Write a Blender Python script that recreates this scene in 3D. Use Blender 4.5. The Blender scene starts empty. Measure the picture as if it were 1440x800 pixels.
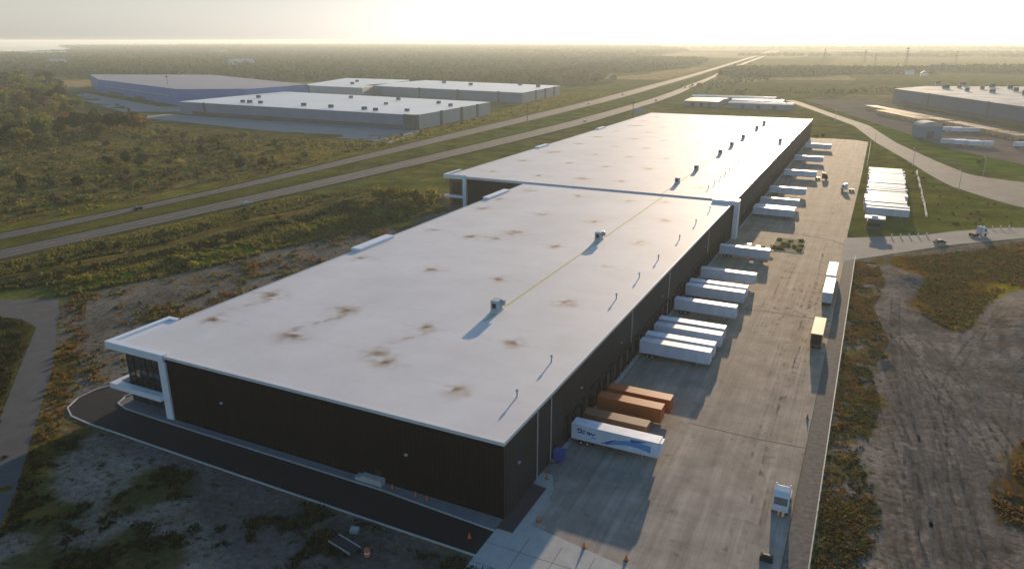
import bpy, math, random
import numpy as np
R = math.radians
sc = bpy.context.scene
col = sc.collection

# ------------------------------------------------------------------ camera, sky, sun, exposure
CAM_H = 70.0
HEAD, PITCH = R(25.937), R(18.418)
cam_d = bpy.data.cameras.new('camera'); cam = bpy.data.objects.new('camera', cam_d); col.objects.link(cam)
cam_d.sensor_fit = 'HORIZONTAL'; cam_d.sensor_width = 36.0; cam_d.lens = 1030 / 1440 * 36
cam_d.clip_start = 0.5; cam_d.clip_end = 90000
cam.location = (0, 0, CAM_H); cam.rotation_euler = (math.pi / 2 - PITCH, 0, HEAD)
sc.camera = cam
SUN_EL, SUN_AZ = R(9.5), R(-6.0)              # azimuth clockwise from +Y
world = bpy.data.worlds.new('World'); sc.world = world; world.use_nodes = True
wn = world.node_tree
sky = wn.nodes.new('ShaderNodeTexSky'); sky.sky_type = 'NISHITA'; sky.sun_disc = False
sky.sun_elevation = SUN_EL; sky.sun_rotation = SUN_AZ
sky.air_density = 1.0; sky.dust_density = 1.0; sky.ozone_density = 2.0
# pale haze-whitened sky low down, blue overhead
hs = wn.nodes.new('ShaderNodeHueSaturation'); hs.inputs['Saturation'].default_value = .3; hs.inputs['Value'].default_value = .34; wn.links.new(sky.outputs[0], hs.inputs['Color'])
wt = wn.nodes.new('ShaderNodeTexCoord'); sx = wn.nodes.new('ShaderNodeSeparateXYZ'); wn.links.new(wt.outputs['Generated'], sx.inputs[0])
wr = wn.nodes.new('ShaderNodeMapRange'); wr.inputs[1].default_value = .05; wr.inputs[2].default_value = .45; wn.links.new(sx.outputs['Z'], wr.inputs[0])
wm = wn.nodes.new('ShaderNodeMix'); wm.data_type = 'RGBA'; wn.links.new(wr.outputs[0], wm.inputs[0]); wa = wn.nodes.new('ShaderNodeMix'); wa.data_type = 'RGBA'; wa.blend_type = 'ADD'; wa.inputs[0].default_value = 1; wa.inputs[7].default_value = (1.5, 1.46, 1.33, 1); wn.links.new(hs.outputs[0], wa.inputs[6]); wn.links.new(wa.outputs[2], wm.inputs[6]); h2 = wn.nodes.new('ShaderNodeHueSaturation'); h2.inputs['Saturation'].default_value = 1.25; wn.links.new(sky.outputs[0], h2.inputs['Color']); wn.links.new(h2.outputs[0], wm.inputs[7])
wn.links.new(wm.outputs[2], wn.nodes['Background'].inputs[0])
wn.nodes['Background'].inputs[1].default_value = 0.15
sun_d = bpy.data.lights.new('sun', 'SUN'); sun = bpy.data.objects.new('sun', sun_d); col.objects.link(sun)
sun_d.energy = 4.6; sun_d.angle = R(0.5); sun_d.color = (1.0, 0.76, 0.50)
sun.rotation_euler = (R(90) - SUN_EL, 0, math.pi - SUN_AZ)   # light travels along local -Z
sc.view_settings.view_transform = 'Standard'; sc.view_settings.look = 'None'
sc.view_settings.gamma = 1.0; sc.view_settings.use_curve_mapping = False
sc.view_settings.exposure = 0.5
HAZE_DENSITY, HAZE_ANISO, HAZE_COL = 0.00011, 0.34, (0.90, 0.97, 0.95)
sc.cycles.use_denoising = True
sc.cycles.max_bounces = 6; sc.cycles.diffuse_bounces = 2; sc.cycles.glossy_bounces = 2
sc.cycles.transparent_max_bounces = 8; sc.cycles.volume_bounces = 1; sc.cycles.transmission_bounces = 3

rng = np.random.default_rng(7); random.seed(7)

# ------------------------------------------------------------------ helpers
def vnoise(x, y, seed=0):
    xi = np.floor(x).astype(np.int64); yi = np.floor(y).astype(np.int64)
    fx = x - xi; fy = y - yi; fx = fx * fx * (3 - 2 * fx); fy = fy * fy * (3 - 2 * fy)
    def h(a, b):
        n = (a * 374761393 + b * 668265263 + seed * 144269) & 0xffffffff
        n = ((n ^ (n >> 13)) * 1274126177) & 0xffffffff
        return ((n ^ (n >> 16)) & 0xffff) / 65535.0
    return (h(xi, yi) * (1 - fx) + h(xi + 1, yi) * fx) * (1 - fy) + (h(xi, yi + 1) * (1 - fx) + h(xi + 1, yi + 1) * fx) * fy
def fbm(x, y, seed=0, octs=4):
    s = 0; a = .5
    for i in range(octs):
        s = s + a * vnoise(x * 2 ** i, y * 2 ** i, seed + i * 17); a *= .5
    return s / (1 - .5 ** octs)
def sstep(a, b, x):
    t = np.clip((x - a) / (b - a), 0, 1); return t * t * (3 - 2 * t)
def sdpoly(X, Y, poly):
    P = np.array(poly, float); n = len(P); d = np.full(X.shape, 1e18); ins = np.zeros(X.shape, bool)
    for i in range(n):
        a, b = P[i], P[(i + 1) % n]; e = b - a; wx = X - a[0]; wy = Y - a[1]
        t = np.clip((wx * e[0] + wy * e[1]) / (e @ e), 0, 1)
        d = np.minimum(d, (wx - e[0] * t) ** 2 + (wy - e[1] * t) ** 2)
        c = ((a[1] > Y) != (b[1] > Y)) & (X < (b[0] - a[0]) * (Y - a[1]) / (b[1] - a[1] + 1e-12) + a[0])
        ins ^= c
    return np.where(ins, -1, 1) * np.sqrt(d)

def mat(name, color, rough=.8, var=.12, scale=1.0, bump=0.0, bscale=None, metal=0.0, spec=.3, detail=6, stretch=None, color2=None, obvar=0.0):
    m = bpy.data.materials.new(name); m.use_nodes = True; t = m.node_tree; p = t.nodes['Principled BSDF']
    p.inputs['Roughness'].default_value = rough; p.inputs['Metallic'].default_value = metal
    p.inputs['Specular IOR Level'].default_value = spec
    tc = t.nodes.new('ShaderNodeTexCoord'); mp = t.nodes.new('ShaderNodeMapping')
    t.links.new(tc.outputs['Object'], mp.inputs[0])
    if stretch: mp.inputs['Scale'].default_value = stretch
    n = t.nodes.new('ShaderNodeTexNoise'); n.inputs['Scale'].default_value = scale; n.inputs['Detail'].default_value = detail
    n.inputs['Roughness'].default_value = .6
    t.links.new(mp.outputs[0], n.inputs['Vector'])
    cr = t.nodes.new('ShaderNodeValToRGB'); cr.color_ramp.elements[0].position = .28; cr.color_ramp.elements[1].position = .72
    c = np.array(color, float); c2 = np.array(color2, float) if color2 is not None else c * (1 + var)
    c1 = c if color2 is not None else c * (1 - var)
    cr.color_ramp.elements[0].color = (*c1, 1); cr.color_ramp.elements[1].color = (*np.clip(c2, 0, 1), 1)
    t.links.new(n.outputs[0], cr.inputs[0])
    out = cr.outputs[0]
    if obvar:
        oi = t.nodes.new('ShaderNodeObjectInfo'); mr = t.nodes.new('ShaderNodeMapRange')
        mr.inputs[3].default_value = 1 - obvar; mr.inputs[4].default_value = 1 + obvar
        t.links.new(oi.outputs['Random'], mr.inputs[0])
        mx = t.nodes.new('ShaderNodeMix'); mx.data_type = 'RGBA'; mx.blend_type = 'MULTIPLY'; mx.inputs[0].default_value = 1
        t.links.new(out, mx.inputs[6]); t.links.new(mr.outputs[0], mx.inputs[7]); out = mx.outputs[2]
    t.links.new(out, p.inputs['Base Color'])
    if bump:
        b = t.nodes.new('ShaderNodeBump'); b.inputs['Strength'].default_value = 1; b.inputs['Distance'].default_value = bump
        n2 = t.nodes.new('ShaderNodeTexNoise'); n2.inputs['Scale'].default_value = bscale or scale * 4; n2.inputs['Detail'].default_value = 5
        t.links.new(mp.outputs[0], n2.inputs['Vector']); t.links.new(n2.outputs[0], b.inputs['Height']); t.links.new(b.outputs[0], p.inputs['Normal'])
    return m

def leafmat(name, ca, cb, trans=.5, obvar=.25):
    m = bpy.data.materials.new(name); m.use_nodes = True; t = m.node_tree; t.nodes.clear()
    o = t.nodes.new('ShaderNodeOutputMaterial'); g = t.nodes.new('ShaderNodeNewGeometry'); oi = t.nodes.new('ShaderNodeObjectInfo')
    mx = t.nodes.new('ShaderNodeMix'); mx.data_type = 'RGBA'
    mx.inputs[6].default_value = (*ca, 1); mx.inputs[7].default_value = (*cb, 1)
    t.links.new(g.outputs['Random Per Island'], mx.inputs[0])
    mr = t.nodes.new('ShaderNodeMapRange'); mr.inputs[3].default_value = 1 - obvar; mr.inputs[4].default_value = 1 + obvar
    t.links.new(oi.outputs['Random'], mr.inputs[0])
    mu = t.nodes.new('ShaderNodeMix'); mu.data_type = 'RGBA'; mu.blend_type = 'MULTIPLY'; mu.inputs[0].default_value = 1
    t.links.new(mx.outputs[2], mu.inputs[6]); t.links.new(mr.outputs[0], mu.inputs[7])
    d = t.nodes.new('ShaderNodeBsdfDiffuse'); tr = t.nodes.new('ShaderNodeBsdfTranslucent'); ms = t.nodes.new('ShaderNodeMixShader')
    ms.inputs[0].default_value = trans
    t.links.new(mu.outputs[2], d.inputs[0]); t.links.new(mu.outputs[2], tr.inputs[0])
    t.links.new(d.outputs[0], ms.inputs[1]); t.links.new(tr.outputs[0], ms.inputs[2]); t.links.new(ms.outputs[0], o.inputs[0])
    return m

class MB:
    def __init__(s): s.v = []; s.f = []
    def quad(s, *p):
        i = len(s.v); s.v += [tuple(q) for q in p]; s.f.append(tuple(range(i, i + len(p)))); return s
    def box(s, x0, y0, z0, x1, y1, z1):
        i = len(s.v)
        s.v += [(x0, y0, z0), (x1, y0, z0), (x1, y1, z0), (x0, y1, z0), (x0, y0, z1), (x1, y0, z1), (x1, y1, z1), (x0, y1, z1)]
        s.f += [tuple(i + k for k in q) for q in ((0, 3, 2, 1), (4, 5, 6, 7), (0, 1, 5, 4), (1, 2, 6, 5), (2, 3, 7, 6), (3, 0, 4, 7))]; return s
    def prism(s, poly, z0, z1):
        a = sum(poly[k][0] * poly[(k + 1) % len(poly)][1] - poly[(k + 1) % len(poly)][0] * poly[k][1] for k in range(len(poly)))
        if a < 0: poly = poly[::-1]
        n = len(poly); i = len(s.v)
        s.v += [(x, y, z0) for x, y in poly] + [(x, y, z1) for x, y in poly]
        s.f.append(tuple(i + k for k in reversed(range(n)))); s.f.append(tuple(i + n + k for k in range(n)))
        for k in range(n): s.f.append((i + k, i + (k + 1) % n, i + n + (k + 1) % n, i + n + k))
        return s
    def loft(s, rings):
        i = len(s.v); n = len(rings[0])
        for r in rings: s.v += [tuple(q) for q in r]
        for a in range(len(rings) - 1):
            for k in range(n): s.f.append((i + a * n + k, i + a * n + (k + 1) % n, i + (a + 1) * n + (k + 1) % n, i + (a + 1) * n + k))
        s.f.append(tuple(i + k for k in reversed(range(n)))); s.f.append(tuple(i + (len(rings) - 1) * n + k for k in range(n))); return s
    def tube(s, p, q, r0, r1=None, n=8):
        p = np.array(p, float); q = np.array(q, float); d = q - p; d /= np.linalg.norm(d); r1 = r0 if r1 is None else r1
        u = np.cross(d, (0, 0, 1) if abs(d[2]) < .9 else (1, 0, 0)); u /= np.linalg.norm(u); w = np.cross(d, u)
        ring = lambda c, r: [c + r * (math.cos(2 * math.pi * k / n) * u + math.sin(2 * math.pi * k / n) * w) for k in range(n)]
        return s.loft([ring(p, r0), ring(q, r1)])
    def build(s, name, m, parent=None, loc=None, bevel=0, smooth=False):
        me = bpy.data.meshes.new(name); me.from_pydata(s.v, [], s.f); me.materials.append(m)
        if smooth: me.polygons.foreach_set('use_smooth', [True] * len(me.polygons))
        o = bpy.data.objects.new(name, me); col.objects.link(o); o.parent = parent
        if loc: o.location = loc
        if bevel:
            b = o.modifiers.new('bevel', 'BEVEL'); b.width = bevel; b.segments = 2; b.limit_method = 'ANGLE'
        return o

def fastmesh(name, V, F, m, attrs=None, parent=None, smooth=False):
    """V (n,3) float, F (k,4) or (k,3) int"""
    me = bpy.data.meshes.new(name); V = np.ascontiguousarray(V, np.float32); F = np.ascontiguousarray(F, np.int32); k, w = F.shape
    me.vertices.add(len(V)); me.vertices.foreach_set('co', V.ravel())
    me.loops.add(k * w); me.loops.foreach_set('vertex_index', F.ravel())
    me.polygons.add(k); me.polygons.foreach_set('loop_start', np.arange(0, k * w, w, dtype=np.int32))
    me.polygons.foreach_set('loop_total', np.full(k, w, np.int32))
    if smooth: me.polygons.foreach_set('use_smooth', np.ones(k, bool))
    me.update(calc_edges=True)
    for an, av in (attrs or {}).items():
        if av.ndim == 2:
            a = me.color_attributes.new(an, 'FLOAT_COLOR', 'POINT'); a.data.foreach_set('color', np.ascontiguousarray(av, np.float32).ravel())
        else:
            a = me.attributes.new(an, 'FLOAT', 'POINT'); a.data.foreach_set('value', np.ascontiguousarray(av, np.float32))
    me.materials.append(m); o = bpy.data.objects.new(name, me); col.objects.link(o); o.parent = parent
    return o

def tag(o, label=None, cat=None, group=None, kind=None):
    if label: o['label'] = label
    if cat: o['category'] = cat
    if group: o['group'] = group
    if kind: o['kind'] = kind
    return o
def thing(name, label, cat, loc=(0, 0, 0), rz=0, group=None):
    o = bpy.data.objects.new(name, None); col.objects.link(o); o.location = loc; o.rotation_euler = (0, 0, rz); o.empty_display_size = .2
    return tag(o, label, cat, group)
def kids(o): return [c for c in col.objects if c.parent == o]
KID = {}
def dup(root, loc, rz=0, label=None, group=None, scale=None):
    if root.name not in KID:
        KID[root.name] = [(c, kids(c)) for c in kids(root)]
    r = root.copy(); col.objects.link(r); r.location = loc; r.rotation_euler = (0, 0, rz)
    if scale: r.scale = scale
    if label: r['label'] = label
    if group: r['group'] = group
    for c, gs in KID[root.name]:
        d = c.copy(); col.objects.link(d); d.parent = r
        for g in gs:
            e = g.copy(); col.objects.link(e); e.parent = d
    return r
class Maker:
    """first call places the prototype itself, later calls place copies"""
    def __init__(s, proto): s.p = proto; s.used = False
    def put(s, loc, rz=0, label=None, group=None, scale=None):
        if s.used: return dup(s.p, loc, rz, label, group, scale)
        s.used = True; KID[s.p.name] = [(c, kids(c)) for c in kids(s.p)]
        r = s.p; r.location = loc; r.rotation_euler = (0, 0, rz)
        if scale: r.scale = scale
        if label: r['label'] = label
        if group: r['group'] = group
        return r
def struct(name, o): o.name = name; o['kind'] = 'structure'; return o
ORD = ['first', 'second', 'third', 'fourth', 'fifth', 'sixth', 'seventh', 'eighth', 'ninth', 'tenth', 'eleventh', 'twelfth', 'thirteenth', 'fourteenth', 'fifteenth',
       'sixteenth', 'seventeenth', 'eighteenth', 'nineteenth', 'twentieth', 'twenty-first', 'twenty-second', 'twenty-third', 'twenty-fourth', 'twenty-fifth',
       'twenty-sixth', 'twenty-seventh', 'twenty-eighth', 'twenty-ninth', 'thirtieth', 'thirty-first', 'thirty-second', 'thirty-third', 'thirty-fourth']

# ------------------------------------------------------------------ plan of the site (metres; +Y runs along the long warehouse, camera above the origin)
XR, XL, Y0, YJ, Y1 = -43.0, -128.0, 85.6, 276.0, 604.0
XR2, XL2 = -42.6, -166.0
HB, HB2 = 13.25, 13.6
HW_Y = np.array([-300, 0, 136, 200, 280, 400, 500, 634, 884, 1043, 1600, 1755, 2200, 3200, 6000.])
N_OUT = np.array([-318, -283, -274, -268, -263, -257, -254, -252, -258, -268, -318, -338, -381, -470, -720.])
N_IN = np.array([-300, -266, -256, -250, -243, -235, -230, -226.5, -234, -245, -301, -319, -363, -450, -700.])
F_IN = np.array([-330, -295, -285, -281, -278, -279.5, -282, -284, -293, -303, -347, -362, -400, -490, -740.])
F_OUT = np.array([-346, -311, -300, -292, -291, -297, -303, -308, -320, -331, -370, -383, -420, -510, -760.])
HY = np.concatenate([np.arange(-300, 1200, 12.), np.arange(1200, 6000, 40.)])
def curve(xs):
    c = np.interp(HY, HW_Y, xs); k = np.array([1, 2, 3, 2, 1.]) / 9
    for _ in range(4): c = np.concatenate([c[:2], np.convolve(c, k, 'valid'), c[-2:]])
    return c
n_out, n_in, f_in, f_out = curve(N_OUT), curve(N_IN), curve(F_IN), curve(F_OUT)
GRAVEL_ROAD = [(-95, 36), (-118, 57), (-139, 74), (-160, 91), (-180, 105), (-197, 117), (-203, 121), (-216, 113.5), (-240, 92), (-262, 76), (-256, 64), (-234, 84), (-207, 104), (-196, 106), (-186.5, 104), (-175, 94.5), (-159, 81.5), (-142, 68), (-126, 53), (-106, 36)]
DRIVEWAY = [(-43, 76.2), (-60, 76.3), (-90, 76.6), (-117, 77), (-128, 77.1), (-134, 77.6), (-138, 79.5), (-140, 83), (-140.3, 87), (-139, 91), (-136.5, 96), (-134.5, 104), (-134, 120), (-131, 120), (-131, 93), (-132, 88), (-130.5, 85.2), (-127, 84.3), (-115, 84), (-64, 83.6), (-43, 82.4)]
DIRT_L = [(-202, 123), (-188, 163), (-175, 221), (-160, 240), (-128, 240), (-128, 86), (-132, 78), (-141, 75), (-152, 84), (-178, 104)]
DIRT_BL = [(-150, 74), (-136, 66), (-118, 48), (-112, 40), (-30, 40), (-30, 74), (-44, 76), (-90, 76.4), (-133, 77.2), (-142, 79)]
BAND = [(-217, 128), (-204, 122), (-188, 163), (-175, 221), (-165, 250), (-160, 268), (-215, 300), (-240, 260), (-247, 218), (-252, 172), (-262, 125), (-266, 90), (-240, 100)]
LOT_R = [(0.6, 40), (0.6, 262), (11, 275), (31, 297), (56, 320), (90, 342), (180, 400), (180, 40)]
VEG_R = [(12, 272), (25, 283), (60, 318), (100, 345), (100, 300), (60, 268), (43, 250), (35, 227), (29, 207), (25, 203), (18, 215), (17, 235), (21, 248), (12, 262)]
VEG_R2 = [(31, 148), (45, 150), (60, 140), (60, 124), (40, 118), (26, 118), (25, 122), (30, 138)]
TRI_R = [(0.5, 312), (27, 320), (60, 347), (60, 383), (37, 421), (26, 468), (8, 552), (-6, 610), (-3, 600)]

W1 = [(-2600, 1150), (-1300, 950), (-1000, 1010), (-800, 1060), (-600, 1060), (-420, 1150), (-440, 1300), (-700, 1750), (-640, 2250), (-900, 3000), (-2400, 4200), (-5200, 3600), (-4200, 2500)]
W2 = [(-900, 3000), (-2400, 4200), (-5200, 3600), (-9000, 6000), (-6500, 9500), (-2500, 9000), (-1200, 5200)]
W3 = [(-300, 1640), (-260, 1540), (-140, 1650), (-60, 1800), (100, 1900), (100, 2080), (-130, 2050), (-330, 1950)]
W4 = [(60, 2050), (280, 1960), (800, 2200), (1400, 2800), (1300, 3000), (400, 2480), (120, 2250)]
W5 = [(-640, 1500), (-500, 1720), (-470, 2050), (-540, 2600), (-620, 2900), (-900, 3000), (-700, 1750)]
# ------------------------------------------------------------------ ground: one sheet to beyond the horizon
def ramp(a, b, s0, g):
    out = [a]; s = s0; d = 1 if b > a else -1
    while (b - out[-1]) * d > 0: out.append(out[-1] + d * s); s *= g
    return out[1:]
gx = np.array(sorted(ramp(-330, -40000, 2.5, 1.075)) + list(np.arange(-330, -130, 1.6)) + list(np.arange(-130, 0, 1.4)) + list(np.arange(0, 48, .6)) + list(np.arange(48, 120, 1.6)) + [120.] + ramp(120, 40000, 2.5, 1.075))
gy = np.array(sorted(ramp(30, -40000, 8, 1.35)) + list(np.arange(30, 300, 1.1)) + list(np.arange(300, 520, 2.5)) + [520.] + ramp(520, 42000, 4, 1.035))
X, Y = np.meshgrid(gx, gy)
n1 = fbm(X / 14, Y / 14, 1); n2 = fbm(X / 4, Y / 4, 5); n3 = fbm(X / 60, Y / 60, 9); n4 = fbm(X / 300, Y / 300, 13); n5 = vnoise(X / 1.3, Y / 1.3, 3)
C = np.zeros(X.shape + (3,))
def paint(w, c):
    global C
    C = C * (1 - w[..., None]) + np.array(c) * w[..., None]
def area(poly, soft=2.0, rag=6.0): return sstep(soft, -soft, sdpoly(X, Y, poly) + (n1 - .5) * rag + (n2 - .5) * rag * .5)
one = np.ones(X.shape)
# far plain: patchwork of fields and scrub
paint(one, (.085, .095, .036))
paint(sstep(.45, .6, n3), (.11, .105, .042)); paint(sstep(.5, .62, n1) * .6, (.06, .075, .022))
far = sstep(900, 1300, np.hypot(X, Y))
cell = vnoise(np.floor(X / 420 + .3 * n4) * 7.31, np.floor(Y / 700) * 3.77, 31)
paint(far * sstep(.5, .55, cell) * .7, (.105, .105, .045)); paint(far * sstep(.3, .25, cell) * .8, (.05, .062, .026))
paint(far * sstep(.72, .75, cell) * .9, (.27, .21, .12))
# tan harvested fields along the far side
paint(sstep(30, -30, sdpoly(X, Y, [(-900, 3300), (-350, 3300), (-300, 4400), (-1400, 4600)])), (.30, .235, .13))
paint(sstep(30, -30, sdpoly(X, Y, [(-160, 2350), (1200, 2350), (1800, 4200), (-180, 4200)])) * .85, (.25, .20, .115))
paint(sstep(15, -15, sdpoly(X, Y, [(-210, 1060), (-10, 1130), (520, 1400), (520, 1750), (-200, 1480)])) * .85, (.075, .078, .03))
# left field beyond the highway
lf = sstep(10, -10, sdpoly(X, Y, [(-300, 120), (-290, 300), (-305, 480), (-340, 470), (-480, 440), (-620, 470), (-780, 570), (-1100, 700), (-1100, 100)]))
paint(lf, (.105, .096, .044)); paint(lf * sstep(.50, .62, n1) * .8, (.06, .07, .02)); paint(lf * sstep(.58, .7, n2) * .5, (.15, .105, .036)); paint(lf * sstep(.5, .65, n3) * .5, (.14, .12, .055))
# verges of the highway
ni = np.interp(Y, HY, n_in); no = np.interp(Y, HY, n_out); fi = np.interp(Y, HY, f_in); fo = np.interp(Y, HY, f_out)
near_m = (Y < 5900)
paint(near_m * sstep(-3, 0, X - no + 3) * 0 + near_m * ((X < no) & (X > fi)) * .9, (.07, .07, .026))
paint(near_m * ((X < no) & (X > fi)) * sstep(280, 480, Y) * .85, (.078, .096, .032))
paint(near_m * sstep(14, 2, np.abs(X - ni - 5)) * sstep(.35, .5, n1) * .8, (.08, .09, .032))
paint(near_m * sstep(12, 2, np.abs(X - fo + 6)) * sstep(.3, .5, n1) * .8, (.10, .105, .03))
# the strip between the highway and the industrial plots on the left
paint(sstep(8, -8, sdpoly(X, Y, [(-300, 310), (-312, 600), (-330, 1000), (-395, 1000), (-350, 660), (-330, 500), (-345, 440), (-420, 400)])) * .8, (.15, .125, .04))
paint(sstep(6, -6, sdpoly(X, Y, [(-336, 445), (-300, 440), (-330, 395), (-420, 390), (-560, 455)])) * .85, (.085, .075, .035))
# bush band, dirt plots
EDY, EDX = [60, 97, 122, 163, 221, 250, 300], [-176, -190, -204, -188, -175, -167, -160]
def band_v(x, y):
    e = np.interp(y, EDY, EDX); h = np.interp(y, HY, n_in); return (e - x) / np.maximum(e - h, 8)
vB = band_v(X, Y) + .22 * (fbm(X / 16, Y / 34, 91) - .5) + .05 * (n2 - .5)
b = area(BAND, 2, 3) * (X < -150)
paint(b, (.085, .085, .026))
def vband(a, c, sft=.03): return b * sstep(a - sft, a + sft, vB) * sstep(c + sft, c - sft, vB)
paint(vband(-.2, .07), (.028, .032, .012)); paint(vband(.07, .30), (.115, .13, .026)); paint(vband(.30, .44) * .9, (.035, .036, .014)); paint(vband(.44, .66), (.125, .10, .045)); paint(vband(.50, .58) * .7, (.05, .045, .02)); paint(vband(.68, .82), (.04, .042, .016)); paint(vband(.82, 1.1), (.115, .11, .038))
paint(b * sstep(.55, .7, n1) * .5, (.05, .055, .018)); paint(b * sstep(.6, .72, n2) * .4, (.14, .10, .035))
d = area(DIRT_L); paint(d, (.118, .113, .10)); paint(d * sstep(.54, .66, n1) * .7, (.085, .075, .038)); paint(d * sstep(.62, .72, n2) * .5, (.12, .08, .035))
d = area(DIRT_BL, 1, 3); paint(d, (.185, .155, .13)); paint(d * sstep(.53, .60, n1) * .92, (.05, .05, .02)); paint(d * sstep(.6, .72, n2) * .5, (.12, .085, .03))
rd = sdpoly(X, Y, [(-95, 36), (-118, 57), (-139, 74), (-160, 91), (-180, 105), (-197, 117), (-203, 121), (-196, 106), (-186.5, 104), (-175, 94.5), (-159, 81.5), (-142, 68), (-126, 53), (-106, 36)])
rv = sstep(6.5, 3.5, rd + (n2 - .5) * 5) * (X < -110) * (X + Y * .75 > -95)
paint(rv * .9, (.075, .062, .022)); paint(rv * sstep(.5, .62, n2), (.17, .105, .03))
lv = (sdpoly(X, Y, [(-106, 34), (-126, 52.5), (-142, 67.5), (-159, 81), (-175, 94), (-186.5, 103.5), (-196, 105.5), (-207, 103.5), (-234, 83), (-256, 63), (-256, 20), (-120, 20)]) + (n2 - .5) * 3)
paint(sstep(1, -1, lv), (.030, .033, .013)); paint(sstep(1, -1, lv) * sstep(-4, -9, lv) * sstep(.45, .6, n1) * .9, (.075, .08, .022))
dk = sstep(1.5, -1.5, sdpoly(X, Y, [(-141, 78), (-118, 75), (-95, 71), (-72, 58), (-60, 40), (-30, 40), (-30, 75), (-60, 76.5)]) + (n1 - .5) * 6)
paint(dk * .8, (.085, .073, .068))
d = area(LOT_R, 1.5, .6); paint(d, (.165, .148, .13)); paint(d * sstep(.5, .62, n2) * .5, (.09, .078, .062)); paint(d * sstep(.5, .7, n3) * .5, (.15, .135, .12))
paint(d * sstep(10, 6, X + (n1 - .5) * 7) * sstep(.38, .5, n2) * .8, (.085, .07, .026)); paint(d * sstep(10, 6, X + (n1 - .5) * 5) * sstep(.55, .65, n5 * .5 + n2 * .5) * .8, (.12, .078, .02))
for pg in (VEG_R, VEG_R2):
    w = area(pg, 1.5, 8); paint(w, (.10, .068, .025)); paint(w * sstep(.5, .6, n1), (.075, .07, .022)); paint(w * sstep(.56, .66, n2) * .7, (.13, .072, .022))
paint(area([(40, 252), (48, 260), (40, 238), (28, 208), (25, 206)], 1, 4), (.15, .13, .028))
# tyre tracks on the lot
ph = X + 7 * np.sin(Y / 42) + 4 * fbm(X / 30, Y / 30, 77)
tr = sstep(.12, .03, np.abs((ph / 5.2) % 1 - .5)) * sstep(.42, .55, fbm(X / 16, Y / 34, 41))
ph2 = X * .8 + Y * .35 + 6 * fbm(X / 40, Y / 40, 78)
tr = np.maximum(tr, sstep(.10, .03, np.abs((ph2 / 4.1) % 1 - .5)) * sstep(.5, .6, fbm(X / 20, Y / 26, 43)))
tr2 = sstep(.07, .02, np.abs(((ph + 1.3) / 5.2) % 1 - .5)) * sstep(.42, .55, fbm(X / 16, Y / 34, 41))
lotw = sstep(0, -3, sdpoly(X, Y, LOT_R)) * sstep(7, 11, X)

t = area(TRI_R, 2, 2); paint(t, (.085, .095, .026)); paint(t * sstep(.5, .62, n1) * .7, (.125, .11, .038)); paint(t * sstep(.58, .7, n2) * .5, (.055, .07, .018))
paint(sstep(4, -4, sdpoly(X, Y, [(-95, 945), (-40, 790), (0, 670), (30, 575), (60, 490), (120, 450), (120, 500), (50, 590), (10, 700), (-40, 830), (-80, 960)])) * .85, (.07, .105, .022))
paint(sstep(4, -4, sdpoly(X, Y, [(-40, 606), (-8, 608), (-50, 780), (-95, 930), (-190, 930), (-190, 640)])) * .75, (.095, .092, .032))
for pg in (W1, W2, W3, W4, W5): paint(sstep(15, -15, sdpoly(X, Y, pg) + 60 * (n3 - .5)) * .9, (.034, .044, .017))
# dark damp soil beside the near building and behind
paint(sstep(3, -3, sdpoly(X, Y, [(-128, 236), (-165, 245), (-175, 285), (-166, 296), (-128, 290)])), (.16, .135, .11))
# (soil mounds near the joint corner)
md = np.exp(-((X + 190) / 19) ** 2 - ((Y - 256) / 9) ** 2) + np.exp(-((X + 186) / 17) ** 2 - ((Y - 284) / 8) ** 2)
paint(sstep(.25, .6, md + .3 * (n2 - .5)) * .85, (.12, .092, .05))
# relief (kept below the paved sheets)
Z = np.full(X.shape, -.05)
def soft(poly, m): return sstep(0, -m, sdpoly(X, Y, poly))
Z -= soft(DIRT_L, 4) * (.25 * fbm(X / 5, Y / 5, 61)); Z += soft(DIRT_BL, 3) * (.22 * fbm(X / 3, Y / 3, 62) - .1)
bd = soft(BAND, 9) * (X < -150); Z += bd * (1.6 * np.exp(-((vB - .52) / .12) ** 2) - 1.0 * np.exp(-((vB - .04) / .06) ** 2) + .9 * np.exp(-((vB - .2) / .08) ** 2) + 1.2 * (fbm(X / 14, Y / 30, 63) - .5) + .7 * (n2 - .5))
Z += soft(LOT_R, 3) * (.16 * (fbm(X / 5, Y / 5, 64, 2) - .5))
Z += 3.0 * np.exp(-(((X - 46) / 13) ** 2 + ((Y - 208) / 28) ** 2) ** 1.4) * (.75 + .5 * fbm(X / 6, Y / 6, 65))
Z += 1.5 * np.exp(-(((X - 17) / 4.5) ** 2 + ((Y - 248) / 8) ** 2))
Z += lf * sstep(-304, -325, X) * (1.5 * (fbm(X / 35, Y / 35, 66) - .5) + .5 * (n2 - .5)) * sstep(1200, 900, -X)
Z += 3.6 * md * (.8 + .4 * n2) * sstep(-150, -160, X)
Z += soft(TRI_R, 6) * .25 * (n2 - .5)
ny, nx = X.shape; idx = np.arange(nx * ny).reshape(ny, nx)
Fg = np.stack([idx[:-1, :-1], idx[:-1, 1:], idx[1:, 1:], idx[1:, :-1]], -1).reshape(-1, 4)
gm = bpy.data.materials.new('ground'); gm.use_nodes = True; t = gm.node_tree; p = t.nodes['Principled BSDF']
p.inputs['Roughness'].default_value = 1; p.inputs['Specular IOR Level'].default_value = 0
at = t.nodes.new('ShaderNodeAttribute'); at.attribute_name = 'soil'
tc = t.nodes.new('ShaderNodeTexCoord')
na = t.nodes.new('ShaderNodeTexNoise'); na.inputs['Scale'].default_value = .9; na.inputs['Detail'].default_value = 9; na.inputs['Roughness'].default_value = .72
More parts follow.
